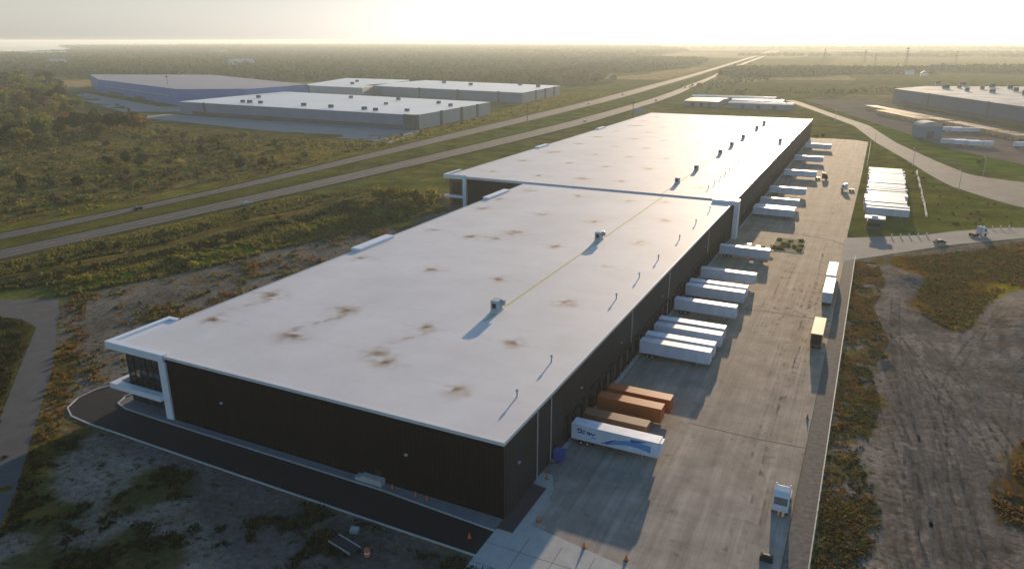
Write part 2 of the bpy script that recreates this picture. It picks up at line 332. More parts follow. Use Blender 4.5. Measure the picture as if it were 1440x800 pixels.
nb = t.nodes.new('ShaderNodeTexNoise'); nb.inputs['Scale'].default_value = .06; nb.inputs['Detail'].default_value = 8; nb.inputs['Roughness'].default_value = .65
for n in (na, nb): t.links.new(tc.outputs['Object'], n.inputs['Vector'])
ad = t.nodes.new('ShaderNodeMath'); ad.operation = 'ADD'; t.links.new(na.outputs[0], ad.inputs[0]); t.links.new(nb.outputs[0], ad.inputs[1])
mr = t.nodes.new('ShaderNodeMapRange'); mr.inputs[1].default_value = .76; mr.inputs[2].default_value = 1.24; mr.inputs[3].default_value = .4; mr.inputs[4].default_value = 1.65
t.links.new(ad.outputs[0], mr.inputs[0])
mx = t.nodes.new('ShaderNodeMix'); mx.data_type = 'RGBA'; mx.blend_type = 'MULTIPLY'; mx.inputs[0].default_value = 1
t.links.new(at.outputs['Color'], mx.inputs[6]); t.links.new(mr.outputs[0], mx.inputs[7]); sp = t.nodes.new('ShaderNodeAttribute'); sp.attribute_name = 'speck'; tk = t.nodes.new('ShaderNodeAttribute'); tk.attribute_name = 'track'
nc = t.nodes.new('ShaderNodeTexNoise'); nc.inputs['Scale'].default_value = .75; nc.inputs['Detail'].default_value = 4; nc.inputs['Roughness'].default_value = .6
nd = t.nodes.new('ShaderNodeTexNoise'); nd.inputs['Scale'].default_value = .33; nd.inputs['Detail'].default_value = 3
for n in (nc, nd): t.links.new(tc.outputs['Object'], n.inputs['Vector'])
mk = t.nodes.new('ShaderNodeMapRange'); mk.interpolation_type = 'SMOOTHSTEP'; mk.inputs[1].default_value = .55; mk.inputs[2].default_value = .63; t.links.new(nc.outputs[0], mk.inputs[0])
mm = t.nodes.new('ShaderNodeMath'); mm.operation = 'MULTIPLY'; t.links.new(mk.outputs[0], mm.inputs[0]); t.links.new(sp.outputs['Fac'], mm.inputs[1])
rc = t.nodes.new('ShaderNodeValToRGB'); el = rc.color_ramp.elements; el[0].position = .36; el[0].color = (.022, .025, .011, 1); el[1].position = .64; el[1].color = (.15, .085, .024, 1)
e2 = el.new(.48); e2.color = (.06, .056, .018, 1); t.links.new(nd.outputs[0], rc.inputs[0])
sm_ = t.nodes.new('ShaderNodeMix'); sm_.data_type = 'RGBA'; t.links.new(mm.outputs[0], sm_.inputs[0]); t.links.new(mx.outputs[2], sm_.inputs[6]); t.links.new(rc.outputs[0], sm_.inputs[7])
wmap = t.nodes.new('ShaderNodeMapping'); wmap.inputs['Scale'].default_value = (1, .10, 1); wmap.inputs['Rotation'].default_value = (0, 0, .12); t.links.new(tc.outputs['Object'], wmap.inputs[0])
wv = t.nodes.new('ShaderNodeTexWave'); wv.inputs['Scale'].default_value = .085; wv.inputs['Distortion'].default_value = 26; wv.inputs['Detail'].default_value = 2.5; wv.inputs['Detail Scale'].default_value = .05; wv.inputs['Detail Roughness'].default_value = .55; t.links.new(wmap.outputs[0], wv.inputs['Vector'])
wr_ = t.nodes.new('ShaderNodeMapRange'); wr_.inputs[1].default_value = .05; wr_.inputs[2].default_value = .95; wr_.inputs[3].default_value = .82; wr_.inputs[4].default_value = 1.12; t.links.new(wv.outputs['Fac'], wr_.inputs[0])
wx = t.nodes.new('ShaderNodeMix'); wx.data_type = 'RGBA'; wx.blend_type = 'MULTIPLY'; wn_ = t.nodes.new('ShaderNodeTexNoise'); wn_.inputs['Scale'].default_value = .045; wn_.inputs['Detail'].default_value = 3; t.links.new(tc.outputs['Object'], wn_.inputs['Vector'])
wk = t.nodes.new('ShaderNodeMapRange'); wk.inputs[1].default_value = .46; wk.inputs[2].default_value = .58; t.links.new(wn_.outputs[0], wk.inputs[0])
wy = t.nodes.new('ShaderNodeMath'); wy.operation = 'MULTIPLY'; t.links.new(wk.outputs[0], wy.inputs[0]); t.links.new(tk.outputs['Fac'], wy.inputs[1]); t.links.new(wy.outputs[0], wx.inputs[0]); t.links.new(sm_.outputs[2], wx.inputs[6]); t.links.new(wr_.outputs[0], wx.inputs[7])
t.links.new(wx.outputs[2], p.inputs['Base Color'])
bp = t.nodes.new('ShaderNodeBump'); bp.inputs['Distance'].default_value = .28; bp.inputs['Strength'].default_value = 1
t.links.new(na.outputs[0], bp.inputs['Height']); t.links.new(bp.outputs[0], p.inputs['Normal'])
SPK = np.clip(sstep(2, -2, sdpoly(X, Y, DIRT_L)) * .85 + sstep(2, -2, sdpoly(X, Y, DIRT_BL)) * .8 + sstep(2, -2, sdpoly(X, Y, LOT_R)) * (.5 + .4 * sstep(11, 7, X)) + bd + lf * .9 + sstep(2, -2, sdpoly(X, Y, TRI_R)) * .6 + rv + sstep(1, -1, lv), 0, 1)
lum = C.mean(-1, keepdims=True); C = np.clip((lum + (C - lum) * 1.3) * np.array([1.27, 1.19, 1.14]), .004, 1)
RGBA = np.concatenate([C, np.ones(C.shape[:2] + (1,))], -1).reshape(-1, 4)
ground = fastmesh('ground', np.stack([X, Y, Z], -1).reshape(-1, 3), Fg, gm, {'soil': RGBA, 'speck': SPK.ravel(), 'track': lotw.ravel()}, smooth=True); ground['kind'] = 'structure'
GXs, GYs, GZ = gx, gy, Z
def gz(x, y):
    i = int(np.clip(np.searchsorted(GXs, x) - 1, 0, len(GXs) - 2)); j = int(np.clip(np.searchsorted(GYs, y) - 1, 0, len(GYs) - 2))
    fx = (x - GXs[i]) / (GXs[i + 1] - GXs[i]); fy = (y - GYs[j]) / (GYs[j + 1] - GYs[j])
    return float((GZ[j, i] * (1 - fx) + GZ[j, i + 1] * fx) * (1 - fy) + (GZ[j + 1, i] * (1 - fx) + GZ[j + 1, i + 1] * fx) * fy)
def gzv(x, y):
    i = np.clip(np.searchsorted(GXs, x) - 1, 0, len(GXs) - 2); j = np.clip(np.searchsorted(GYs, y) - 1, 0, len(GYs) - 2)
    fx = (x - GXs[i]) / (GXs[i + 1] - GXs[i]); fy = (y - GYs[j]) / (GYs[j + 1] - GYs[j])
    return (GZ[j, i] * (1 - fx) + GZ[j, i + 1] * fx) * (1 - fy) + (GZ[j + 1, i] * (1 - fx) + GZ[j + 1, i + 1] * fx) * fy

# ------------------------------------------------------------------ materials
M = {}
M['asphalt_old'] = mat('asphalt_old', (.118, .108, .095), .9, .22, .35, stretch=(1, .06, 1), spec=.1)
M['asphalt_new'] = mat('asphalt_new', (.012, .012, .012), .8, .25, .25, bump=.01, bscale=6)
M['gravel'] = mat('gravel', (.085, .083, .082), .95, .2, .25, bump=.03, bscale=3)
M['gravel_tan'] = mat('gravel_tan', (.30, .25, .19), .95, .15, .15)
M['shoulder'] = mat('shoulder', (.072, .068, .034), .95, .4, .3, spec=0)
M['road_paint'] = mat('road_paint', (.34, .33, .30), .7, .2, 2)
M['kerb'] = mat('kerb', (.45, .44, .41), .85, .2, 1.5)
M['concrete_light'] = mat('concrete_light', (.40, .395, .375), .8, .14, .5, bump=.01, bscale=8)
M['lot_concrete'] = mat('lot_concrete', (.22, .22, .22), .85, .12, .08)
M['black_cladding'] = mat('black_cladding', (.006, .006, .0075), .5, .12, .3, stretch=(1, 1, .1), spec=.15)
M['grey_cladding'] = mat('grey_cladding', (.026, .026, .027), .55, .14, .25, stretch=(1, 1, .15), spec=.3)
M['dock_door'] = mat('dock_door', (.085, .082, .08), .6, .1, .5, obvar=.25)
M['rubber'] = mat('rubber', (.012, .012, .012), .8, .2, 2)
M['white_metal'] = mat('white_metal', (.72, .74, .77), .45, .05, .6, spec=.4)
M['trim'] = mat('trim', (.62, .62, .62), .4, .05, .5, spec=.5)
M['glass'] = mat('glass', (.02, .03, .035), .08, .2, .4, spec=.7)
M['brick'] = mat('brick', (.16, .085, .05), .8, .2, 1.2)
M['galv'] = mat('galv', (.48, .48, .47), .45, .1, 2, metal=.5)
M['hvac'] = mat('hvac', (.34, .40, .45), .5, .1, 1.5)
M['black_metal'] = mat('black_metal', (.02, .02, .022), .5, .2, 2)
M['orange'] = mat('orange', (.6, .15, .06), .6, .1, 2)
M['blue'] = mat('blue', (.03, .08, .33), .5, .1, 2)
M['timber'] = mat('timber', (.26, .16, .09), .85, .25, 2, stretch=(.2, 1, 1))
M['bark'] = mat('bark', (.07, .052, .038), .95, .25, 4)
M['yellow_line'] = mat('yellow_line', (.52, .44, .17), .8, .25, 1.2)
M['wall_bluegrey'] = mat('wall_bluegrey', (.20, .24, .30), .8, .08, .06, stretch=(1, 1, .3))
M['wall_pale'] = mat('wall_pale', (.38, .39, .38), .8, .08, .06)
M['wall_dark'] = mat('wall_dark', (.095, .10, .105), .6, .1, .1)
M['wall_blue'] = mat('wall_blue', (.12, .23, .46), .8, .12, .05)
M['roof_grey'] = mat('roof_grey', (.30, .29, .31), .7, .1, .02)
M['roof_far'] = mat('roof_far', (.74, .73, .70), .45, .06, .02, spec=.4)
M['roof_mottled'] = mat('roof_mottled', (.22, .23, .22), .8, .35, .035, spec=.1, color2=(.66, .65, .60))
M['trailer_white'] = mat('trailer_white', (.58, .63, .70), .5, .14, .6, obvar=.24, spec=.4, stretch=(1, 1, .35))
M['trailer_orange'] = mat('trailer_orange', (.42, .10, .020), .55, .15, .5, obvar=.15)
M['trailer_brown'] = mat('trailer_brown', (.20, .095, .05), .6, .15, .5)
M['trailer_tan'] = mat('trailer_tan', (.55, .36, .19), .6, .12, .5, obvar=.2)
M['car_dark'] = mat('car_dark', (.025, .027, .035), .25, .05, 1, spec=.6)
M['car_silver'] = mat('car_silver', (.32, .38, .45), .3, .05, 1, spec=.6)
M['car_white'] = mat('car_white', (.68, .68, .68), .3, .05, 1, spec=.5)
M['logo_blue'] = mat('logo_blue', (.035, .09, .42), .5, .1, 3)
M['logo_cyan'] = mat('logo_cyan', (.10, .32, .62), .5, .1, 3)
M['wood_pole'] = mat('wood_pole', (.10, .08, .06), .9, .2, 2)
M['water'] = mat('water', (.05, .07, .08), .12, .1, .001, spec=.6)

# yard concrete: slab joints, tyre streaks, panel-to-panel tone
def concrete_yard():
    m = bpy.data.materials.new('yard_concrete'); m.use_nodes = True; t = m.node_tree; p = t.nodes['Principled BSDF']
    p.inputs['Roughness'].default_value = .88; p.inputs['Specular IOR Level'].default_value = .16
    tc = t.nodes.new('ShaderNodeTexCoord')
    br = t.nodes.new('ShaderNodeTexBrick'); br.offset = 0; br.inputs['Scale'].default_value = 1
    br.inputs['Brick Width'].default_value = 5.0; br.inputs['Row Height'].default_value = 4.6; br.inputs['Mortar Size'].default_value = .05; br.inputs['Mortar Smooth'].default_value = .3
    br.inputs['Color1'].default_value = (.95, .95, .95, 1); br.inputs['Color2'].default_value = (1.05, 1.05, 1.05, 1); br.inputs['Mortar'].default_value = (.78, .76, .73, 1)
    t.links.new(tc.outputs['Object'], br.inputs['Vector'])
    mp = t.nodes.new('ShaderNodeMapping'); mp.inputs['Scale'].default_value = (.55, .018, 1); t.links.new(tc.outputs['Object'], mp.inputs[0])
    n = t.nodes.new('ShaderNodeTexNoise'); n.inputs['Scale'].default_value = 1; n.inputs['Detail'].default_value = 7; n.inputs['Roughness'].default_value = .68; t.links.new(mp.outputs[0], n.inputs['Vector'])
    n2 = t.nodes.new('ShaderNodeTexNoise'); n2.inputs['Scale'].default_value = .16; n2.inputs['Detail'].default_value = 8; n2.inputs['Roughness'].default_value = .7; t.links.new(tc.outputs['Object'], n2.inputs['Vector'])
    cr = t.nodes.new('ShaderNodeValToRGB'); cr.color_ramp.elements[0].position = .33; cr.color_ramp.elements[1].position = .66
    cr.color_ramp.elements[0].color = (.26, .212, .165, 1); cr.color_ramp.elements[1].color = (.415, .345, .275, 1); t.links.new(n.outputs[0], cr.inputs[0])
    mr = t.nodes.new('ShaderNodeMapRange'); mr.inputs[1].default_value = .32; mr.inputs[2].default_value = .62; mr.inputs[3].default_value = .66; mr.inputs[4].default_value = 1.1; t.links.new(n2.outputs[0], mr.inputs[0])
    a = t.nodes.new('ShaderNodeMix'); a.data_type = 'RGBA'; a.blend_type = 'MULTIPLY'; a.inputs[0].default_value = 1; t.links.new(cr.outputs[0], a.inputs[6]); t.links.new(br.outputs[0], a.inputs[7])
    b = t.nodes.new('ShaderNodeMix'); b.data_type = 'RGBA'; b.blend_type = 'MULTIPLY'; b.inputs[0].default_value = 1; t.links.new(a.outputs[2], b.inputs[6]); t.links.new(mr.outputs[0], b.inputs[7])
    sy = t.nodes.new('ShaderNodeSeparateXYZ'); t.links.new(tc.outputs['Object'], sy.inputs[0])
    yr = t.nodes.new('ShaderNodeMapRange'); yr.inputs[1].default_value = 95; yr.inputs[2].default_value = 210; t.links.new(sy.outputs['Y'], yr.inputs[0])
    pc = t.nodes.new('ShaderNodeMix'); pc.data_type = 'RGBA'; pc.inputs[6].default_value = (.97, 1.0, 1.06, 1); pc.inputs[7].default_value = (1.16, 1.04, .88, 1); t.links.new(yr.outputs[0], pc.inputs[0])  # cool sky tone near, warm sun tone farther off, put into the slab colour
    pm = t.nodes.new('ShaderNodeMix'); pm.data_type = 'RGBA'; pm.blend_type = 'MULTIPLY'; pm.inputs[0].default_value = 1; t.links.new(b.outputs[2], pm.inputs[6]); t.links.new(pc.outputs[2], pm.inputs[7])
    n3 = t.nodes.new('ShaderNodeTexNoise'); n3.inputs['Scale'].default_value = .42; n3.inputs['Detail'].default_value = 5; t.links.new(tc.outputs['Object'], n3.inputs['Vector'])
    ov = t.nodes.new('ShaderNodeMapRange'); ov.interpolation_type = 'SMOOTHSTEP'; ov.inputs[1].default_value = .62; ov.inputs[2].default_value = .72; ov.inputs[3].default_value = 1; ov.inputs[4].default_value = .68; t.links.new(n3.outputs[0], ov.inputs[0])
    om = t.nodes.new('ShaderNodeMix'); om.data_type = 'RGBA'; om.blend_type = 'MULTIPLY'; om.inputs[0].default_value = 1; t.links.new(pm.outputs[2], om.inputs[6]); t.links.new(ov.outputs[0], om.inputs[7])
    t.links.new(om.outputs[2], p.inputs['Base Color']); return m
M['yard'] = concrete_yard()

def flat(name, poly, z, m, kind='structure', parent=None):
    """a paved sheet; triangulated n-gon"""
    o = MB(); o.v = [(x, y, z) for x, y in poly]; o.f = [tuple(range(len(poly)))]
    ob = o.build(name, m, parent)
    if ob.data.polygons[0].normal.z < 0: ob.data.flip_normals()
    if kind and not parent: ob['kind'] = kind
    return ob
def ribbon(name, L, Rr, z, m, n=60, parent=None):
    def rs(P):
        P = np.array(P, float); s = np.r_[0, np.cumsum(np.hypot(*np.diff(P, axis=0).T))]; u = np.linspace(0, s[-1], n)
        return np.stack([np.interp(u, s, P[:, 0]), np.interp(u, s, P[:, 1])], -1)
    A, B = rs(L), rs(Rr); V = np.concatenate([A, B]); V = np.c_[V, np.full(len(V), z)]
    i = np.arange(n - 1); F = np.stack([i, i + n, i + n + 1, i + 1], -1)
    o = fastmesh(name, V, F, m, parent=parent)
    if o.data.polygons[0].normal.z < 0: o.data.flip_normals()
    if not parent: o['kind'] = 'structure'
    return o
def smooth_closed(poly, it=2):
    P = np.array(poly, float)
    for _ in range(it):
        Q = np.roll(P, -1, 0); P = np.stack([.75 * P + .25 * Q, .25 * P + .75 * Q], 1).reshape(-1, 2)
    return [tuple(q) for q in P]
def line_strip(b, pts, w, z):
    P = np.array(pts, float)
    for a, c in zip(P[:-1], P[1:]):
        d = c - a; L = np.hypot(*d)
        if L < 1e-6: continue
        n = np.array([-d[1], d[0]]) / L * w / 2
        b.quad((*(a - n), z), (*(c - n), z), (*(c + n), z), (*(a + n), z))

# ------------------------------------------------------------------ roads, yard, paving
def carriageway(outer, inner, sh_o, sh_i, nm):
    ribbon('highway_shoulder', np.c_[outer, HY], np.c_[inner, HY], 0.0, M['shoulder'], 400)
    a, c = outer + sh_o, inner - sh_i
    ribbon('highway', np.c_[a, HY], np.c_[c, HY], .02, M['asphalt_old'], 400)
    b = MB()
    line_strip(b, np.c_[a + .6, HY], .22, .03); line_strip(b, np.c_[c - .6, HY], .22, .03)
    mid = (a + c) / 2
    yy = np.arange(0, 1200, 12.)
    for y in yy:
        x = np.interp(y, HY, mid); x2 = np.interp(y + 4, HY, mid); line_strip(b, [(x, y), (x2, y + 4)], .2, .03)
    b.build('highway_marking', M['road_paint'])['kind'] = 'structure'
carriageway(n_out, n_in, 2.8, 4.2, 'near'); carriageway(f_out, f_in, 2.8, 1.8, 'far')
flat('gravel_road', GRAVEL_ROAD, .0, M['gravel'])
flat('driveway', DRIVEWAY, .0, M['asphalt_new'])
kb = MB()
def kerb_line(b, pts, w=.28, h=.14, z=0.0):
    P = np.array(pts, float)
    nrm = []
    for i in range(len(P)):
        a = P[max(i - 1, 0)]; c = P[min(i + 1, len(P) - 1)]; d = c - a; d /= np.hypot(*d); nrm.append((-d[1], d[0]))
    nrm = np.array(nrm) * w / 2
    L, Rr = P + nrm, P - nrm; rings = [[(*L[i], z - .2), (*Rr[i], z - .2), (*Rr[i], z + h), (*L[i], z + h)] for i in range(len(P))]
    b.loft(rings)
kerb_line(kb, DRIVEWAY[:12]); kerb_line(kb, DRIVEWAY[14:21], .3)
struct('driveway_kerb', kb.build('driveway_kerb', M['kerb']))
flat('pavement', [(-43.2, 82.7), (-64, 83.9), (-115, 84.3), (-126, 84.6), (-128, 85.5), (-43.2, 85.5)], .06, mat('pavement', (.20, .20, .205), .9, .15, .6))
YARD = [(-43, 60), (-3.3, 60), (-2.8, 262), (-3.5, 300), (-2.6, 420), (-2.4, 596), (-10, 604), (-28, 606), (-42.5, 604)]
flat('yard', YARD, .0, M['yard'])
flat('pavement', [(-131.2, 85.4), (-127, 84.5), (-115, 84.2), (-115, 101), (-131.2, 101)], .055, mat('entrance_paving', (.16, .16, .165), .9, .2, .8))
strip = mat('gravel_strip', (.14, .122, .105), .95, .45, 1.2, bump=.05, bscale=4)
flat('gravel_strip', [(-3.2, 60), (.4, 60), (.4, 262), (-2.7, 262)], .004, strip)
flat('apron', [(-43, 70), (-22.2, 70), (-22.2, 83.2), (-36, 85.6), (-38.6, 86), (-39, 96), (-41, 100), (-43, 100), (-43, 96.5), (-40.3, 96), (-40.3, 83), (-43, 83)], .05, M['concrete_light'])
b = MB()
for x in (-37.5, -32.4, -27.3): b.box(x - .05, 70, .0, x + .05, 83.2, .056)
for y in (75.0, 79.6): b.box(-43, y - .05, .0, -22.2, y + .05, .056)
struct('apron_joint', b.build('apron_joint', mat('joint', (.16, .15, .14), .9, .1, 1)))
flat('side_pavement', [(-42.95, 85.8), (-42.95, 96), (-40.4, 95.9), (-40.4, 83.2), (-43, 83.2)], .03, mat('dark_pad', (.05, .048, .05), .85, .2, .6))
b = MB(); line_strip(b, [(-25, 198), (-14, 198.6), (-3.2, 198)], .55, .006); line_strip(b, [(-24, 128), (-12, 127.5), (-3.2, 128)], .35, .006); line_strip(b, [(-40, 289), (-30, 291), (-18, 290.5), (-8, 287), (-3.4, 281)], 1.1, .006); b.build('trench_drain', mat('drain_dark', (.10, .09, .075), .9, .3, .6))['kind'] = 'structure'
ROADMAT = mat('road_concrete', (.27, .245, .215), .9, .15, .12, spec=.1)
ribbon('access_road', [(-4, 293), (10, 302), (23, 311), (33, 322), (49, 336), (59, 341), (95, 362), (150, 400)], [(-4, 259), (2, 265), (11, 276), (31, 299), (56, 322), (90, 343), (155, 380), (170, 390)], .008, ROADMAT, 40)
CR_L = [(-104, 980), (-94, 952), (-54, 830), (-16, 709), (3, 594), (20, 517), (32, 456), (39, 428), (54, 398), (64, 384), (95, 358), (150, 345)]
CR_R = [(-94, 986), (-83, 958), (-44, 835), (-4, 715), (16, 600), (35, 524), (50, 472), (62, 461), (74, 457), (84, 450), (110, 440), (170, 430)]
ribbon('curving_road', CR_L, CR_R, .0, mat('curving_road', (.20, .18, .155), .9, .15, .1, spec=.1), 80)
flat('traffic_island', smooth_closed([(66, 418), (88, 400), (120, 395), (120, 418), (84, 424)]), .12, mat('island_grass', (.07, .10, .022), .95, .3, .5))
flat('gravel_lot', [(-84, 1006), (-4, 1045), (20, 945), (60, 850), (104, 740), (150, 640), (150, 540), (84, 522), (50, 580), (20, 680), (-20, 800), (-60, 930)], .0, mat('gravel_lot', (.21, .165, .13), .95, .2, .05, spec=0))
flat('warehouse_lot', [(-640, 522), (-645, 470), (-613, 484), (-470, 462), (-311, 441), (-325, 500), (-338, 518)], .0, M['lot_concrete'])
flat('shed_lot', [(-1000, 690), (-720, 580), (-640, 620), (-620, 560), (-700, 520), (-960, 640)], .0, M['lot_concrete'])
ribbon('gravel_track', [(-1204, 806), (-1024, 700), (-842, 580), (-770, 512), (-700, 450), (-640, 395)], [(-1190, 796), (-1012, 690), (-832, 572), (-760, 505), (-692, 445), (-636, 390)], .9, mat('track', (.16, .15, .15), .95, .1, .1), 30)
flat('lake', [(-4300, 2750), (-4900, 3600), (-7000, 6200), (-13500, 11500), (-17000, 12500), (-17000, 9500), (-9000, 4600)], .3, M['water'])

# ------------------------------------------------------------------ the long warehouse (near part and far part)
DRAINS = [(-121.7, 103.8), (-100.3, 104.1), (-99.5, 121), (-79.8, 104.9), (-77.9, 120.1), (-58, 97.7), (-57.6, 147), (-58, 120.2), (-78.8, 155.4), (-99.2, 155.5), (-122, 156), (-78.8, 190.3),
          (-99, 190.3), (-120.6, 191.5), (-99.2, 226.4), (-121, 225.8), (-58, 204.8), (-58, 177), (-78.8, 223.6), (-98, 260.8), (-120, 262.6), (-78.5, 260), (-65.8, 264.8), (-122, 121.2), (-58, 236)]
TRAILS = [((-79.8, 104.9), (-77.9, 120.1)), ((-100.3, 104.1), (-99.5, 121)), ((-121.7, 103.8), (-122, 121.2))]
FARDRAINS = [(x + random.uniform(-1.5, 1.5), y + random.uniform(-2, 2)) for y in np.arange(296, 600, 34.5) for x in (-152, -130, -110, -92, -58)]
def roof_sheet(x0, x1, y0, y1, z, step, drains, trails, seed):
    rr = random.Random(seed); drains = list(drains) + [(rr.uniform(x0 + 4, x1 - 4), rr.uniform(y0 + 4, y1 - 4)) for _ in range(4)]
    xs = np.linspace(x0, x1, int((x1 - x0) / step) + 1); ys = np.linspace(y0, y1, int((y1 - y0) / step) + 1)
    A, B = np.meshgrid(xs, ys); st = np.zeros(A.shape); dk = np.zeros(A.shape); fl = np.full(A.shape, .0)
    wx = A + 3.0 * (fbm(A / 2.5, B / 2.5, seed) - .5); wy = B + 3.0 * (fbm(A / 2.5, B / 2.5, seed + 5) - .5)
    q = fbm(A / 1.6, B / 1.6, seed + 2)
    for k, (px, py) in enumerate(drains):
        s = .45 + .75 * vnoise(np.array(k * 1.7), np.array(3.1), seed)
        dx, dy = wx - px, wy - py; r = np.hypot(dx, dy * .95)
        core = np.exp(-(r / (.75 * s)) ** 2); halo = np.exp(-(r / (2.5 * s)) ** 1.6) * (.35 + 1.1 * q)
        arms = np.exp(-(np.abs(dy + .5 * np.sin(dx)) / .5)) * np.exp(-np.abs(dx) / 4.2)
        arms = np.maximum(arms, .8 * np.exp(-(np.abs(dx - .6 * np.sin(dy * 1.3)) / .45)) * np.exp(-np.abs(dy) / 2.6))
        st = np.maximum(st, np.clip(.8 * core * (.4 + q) + .85 * halo * sstep(.22, .55, q) + .7 * arms * sstep(.40, .58, q), 0, 1)); dk = np.maximum(dk, core * (.5 + q))
    for a, c in trails:
        a, c = np.array(a), np.array(c); e = c - a; u = np.clip(((wx - a[0]) * e[0] + (wy - a[1]) * e[1]) / (e @ e), 0, 1)
        bow = 1.6 * np.sin(u * 6.0); dd = np.hypot(wx - a[0] - e[0] * u + bow, wy - a[1] - e[1] * u)
        st = np.maximum(st, np.clip(.62 * np.exp(-(dd / .5) ** 2) * sstep(.36, .6, q) + .3 * np.exp(-(dd / 1.7) ** 2) * q, 0, 1))
    V = np.stack([A, B, np.full(A.shape, z)], -1).reshape(-1, 3); ny, nx = A.shape; ix = np.arange(nx * ny).reshape(ny, nx)
    F = np.stack([ix[:-1, :-1], ix[:-1, 1:], ix[1:, 1:], ix[1:, :-1]], -1).reshape(-1, 4)
    return V, F, st.ravel(), dk.ravel()
def roof_mat():
    m = bpy.data.materials.new('roof_membrane'); m.use_nodes = True; t = m.node_tree; p = t.nodes['Principled BSDF']
    p.inputs['Roughness'].default_value = .68; p.inputs['Specular IOR Level'].default_value = .2
    tc = t.nodes.new('ShaderNodeTexCoord')
    n = t.nodes.new('ShaderNodeTexNoise'); n.inputs['Scale'].default_value = .05; n.inputs['Detail'].default_value = 8; n.inputs['Roughness'].default_value = .65
    t.links.new(tc.outputs['Object'], n.inputs['Vector'])
    cr = t.nodes.new('ShaderNodeValToRGB'); cr.color_ramp.elements[0].position = .3; cr.color_ramp.elements[1].position = .7
    cr.color_ramp.elements[0].color = (.61, .575, .56, 1); cr.color_ramp.elements[1].color = (.74, .71, .69, 1); t.links.new(n.outputs[0], cr.inputs[0])
    br = t.nodes.new('ShaderNodeTexBrick'); br.offset = 0; br.inputs['Scale'].default_value = 1
    br.inputs['Brick Width'].default_value = 300; br.inputs['Row Height'].default_value = 5.8; br.inputs['Mortar Size'].default_value = .05; br.inputs['Mortar Smooth'].default_value = .5
    br.inputs['Color1'].default_value = (.985, .985, .985, 1); br.inputs['Color2'].default_value = (1, 1, 1, 1); br.inputs['Mortar'].default_value = (.84, .83, .82, 1)
    t.links.new(tc.outputs['Object'], br.inputs['Vector'])
    a = t.nodes.new('ShaderNodeMix'); a.data_type = 'RGBA'; a.blend_type = 'MULTIPLY'; a.inputs[0].default_value = 1; t.links.new(cr.outputs[0], a.inputs[6]); t.links.new(br.outputs[0], a.inputs[7])
    s1 = t.nodes.new('ShaderNodeAttribute'); s1.attribute_name = 'stain'; s2 = t.nodes.new('ShaderNodeAttribute'); s2.attribute_name = 'dark'
    b = t.nodes.new('ShaderNodeMix'); b.data_type = 'RGBA'; t.links.new(s1.outputs['Fac'], b.inputs[0]); t.links.new(a.outputs[2], b.inputs[6]); b.inputs[7].default_value = (.33, .225, .14, 1)
    c = t.nodes.new('ShaderNodeMix'); c.data_type = 'RGBA'; t.links.new(s2.outputs['Fac'], c.inputs[0]); t.links.new(b.outputs[2], c.inputs[6]); c.inputs[7].default_value = (.13, .085, .055, 1)
    t.links.new(c.outputs[2], p.inputs['Base Color']); return m
M['roof'] = roof_mat()

wh = thing('warehouse', 'very long warehouse with stained white flat roof and black walls', 'warehouse', (0, 0, 0))
def ribbed_wall(b, p, q, z0, z1, pitch=.9, depth=.06, inset=0):
    """corrugated sheet from p to q; ribs stand out to the right of travel"""
    p = np.array(p, float); q = np.array(q, float); d = q - p; L = np.hypot(*d); d /= L; nrm = np.array([d[1], -d[0]])
    n = max(1, int(L / pitch)); pts = []
    for k in range(n):
        s = k * L / n; w = L / n
        for u, o in ((0, 0), (.55, 0), (.6, depth), (.95, depth)): pts.append(p + d * (s + u * w) + nrm * o)
    pts.append(q)
    i = len(b.v)
    for a in pts: b.v += [(a[0], a[1], z0), (a[0], a[1], z1)]
    for k in range(len(pts) - 1): b.f.append((i + 2 * k, i + 2 * k + 2, i + 2 * k + 3, i + 2 * k + 1))
# near part: walls
b = MB(); ribbed_wall(b, (-115, Y0), (XR, Y0), 0, HB - .05, .9); wf = b.build('wall', M['black_cladding'], wh); wf['label'] = 'black ribbed front wall'
b = MB(); ribbed_wall(b, (XR, Y0 + .02), (XR, YJ), 0, HB - .05, 1.2); wr = b.build('wall', M['grey_cladding'], wh); wr['label'] = 'dark grey dock side wall'
b = MB(); b.box(XL, 101, 0, XL + .3, YJ, HB - .05); b.build('wall', M['grey_cladding'], wh)
V, F, st, dk = roof_sheet(XL, XR, Y0, YJ, HB, .55, DRAINS, TRAILS, 3)
V0 = V.copy(); roof = fastmesh('roof', V, F, M['roof'], {'stain': st, 'dark': np.clip(dk, 0, 1)}, parent=wh); roof['label'] = 'near white roof with brown drain stains'
b = MB()
b.box(-115, Y0 - .14, HB - .45, XR + .14, Y0 + .05, HB + .14); b.box(XR - .05, Y0 + .06, HB - .45, XR + .14, YJ - 3.2, HB + .14); b.box(XL - .14, 101, HB - .45, XL + .05, YJ, HB + .14)
b.build('roof_trim', M['trim'], wh)
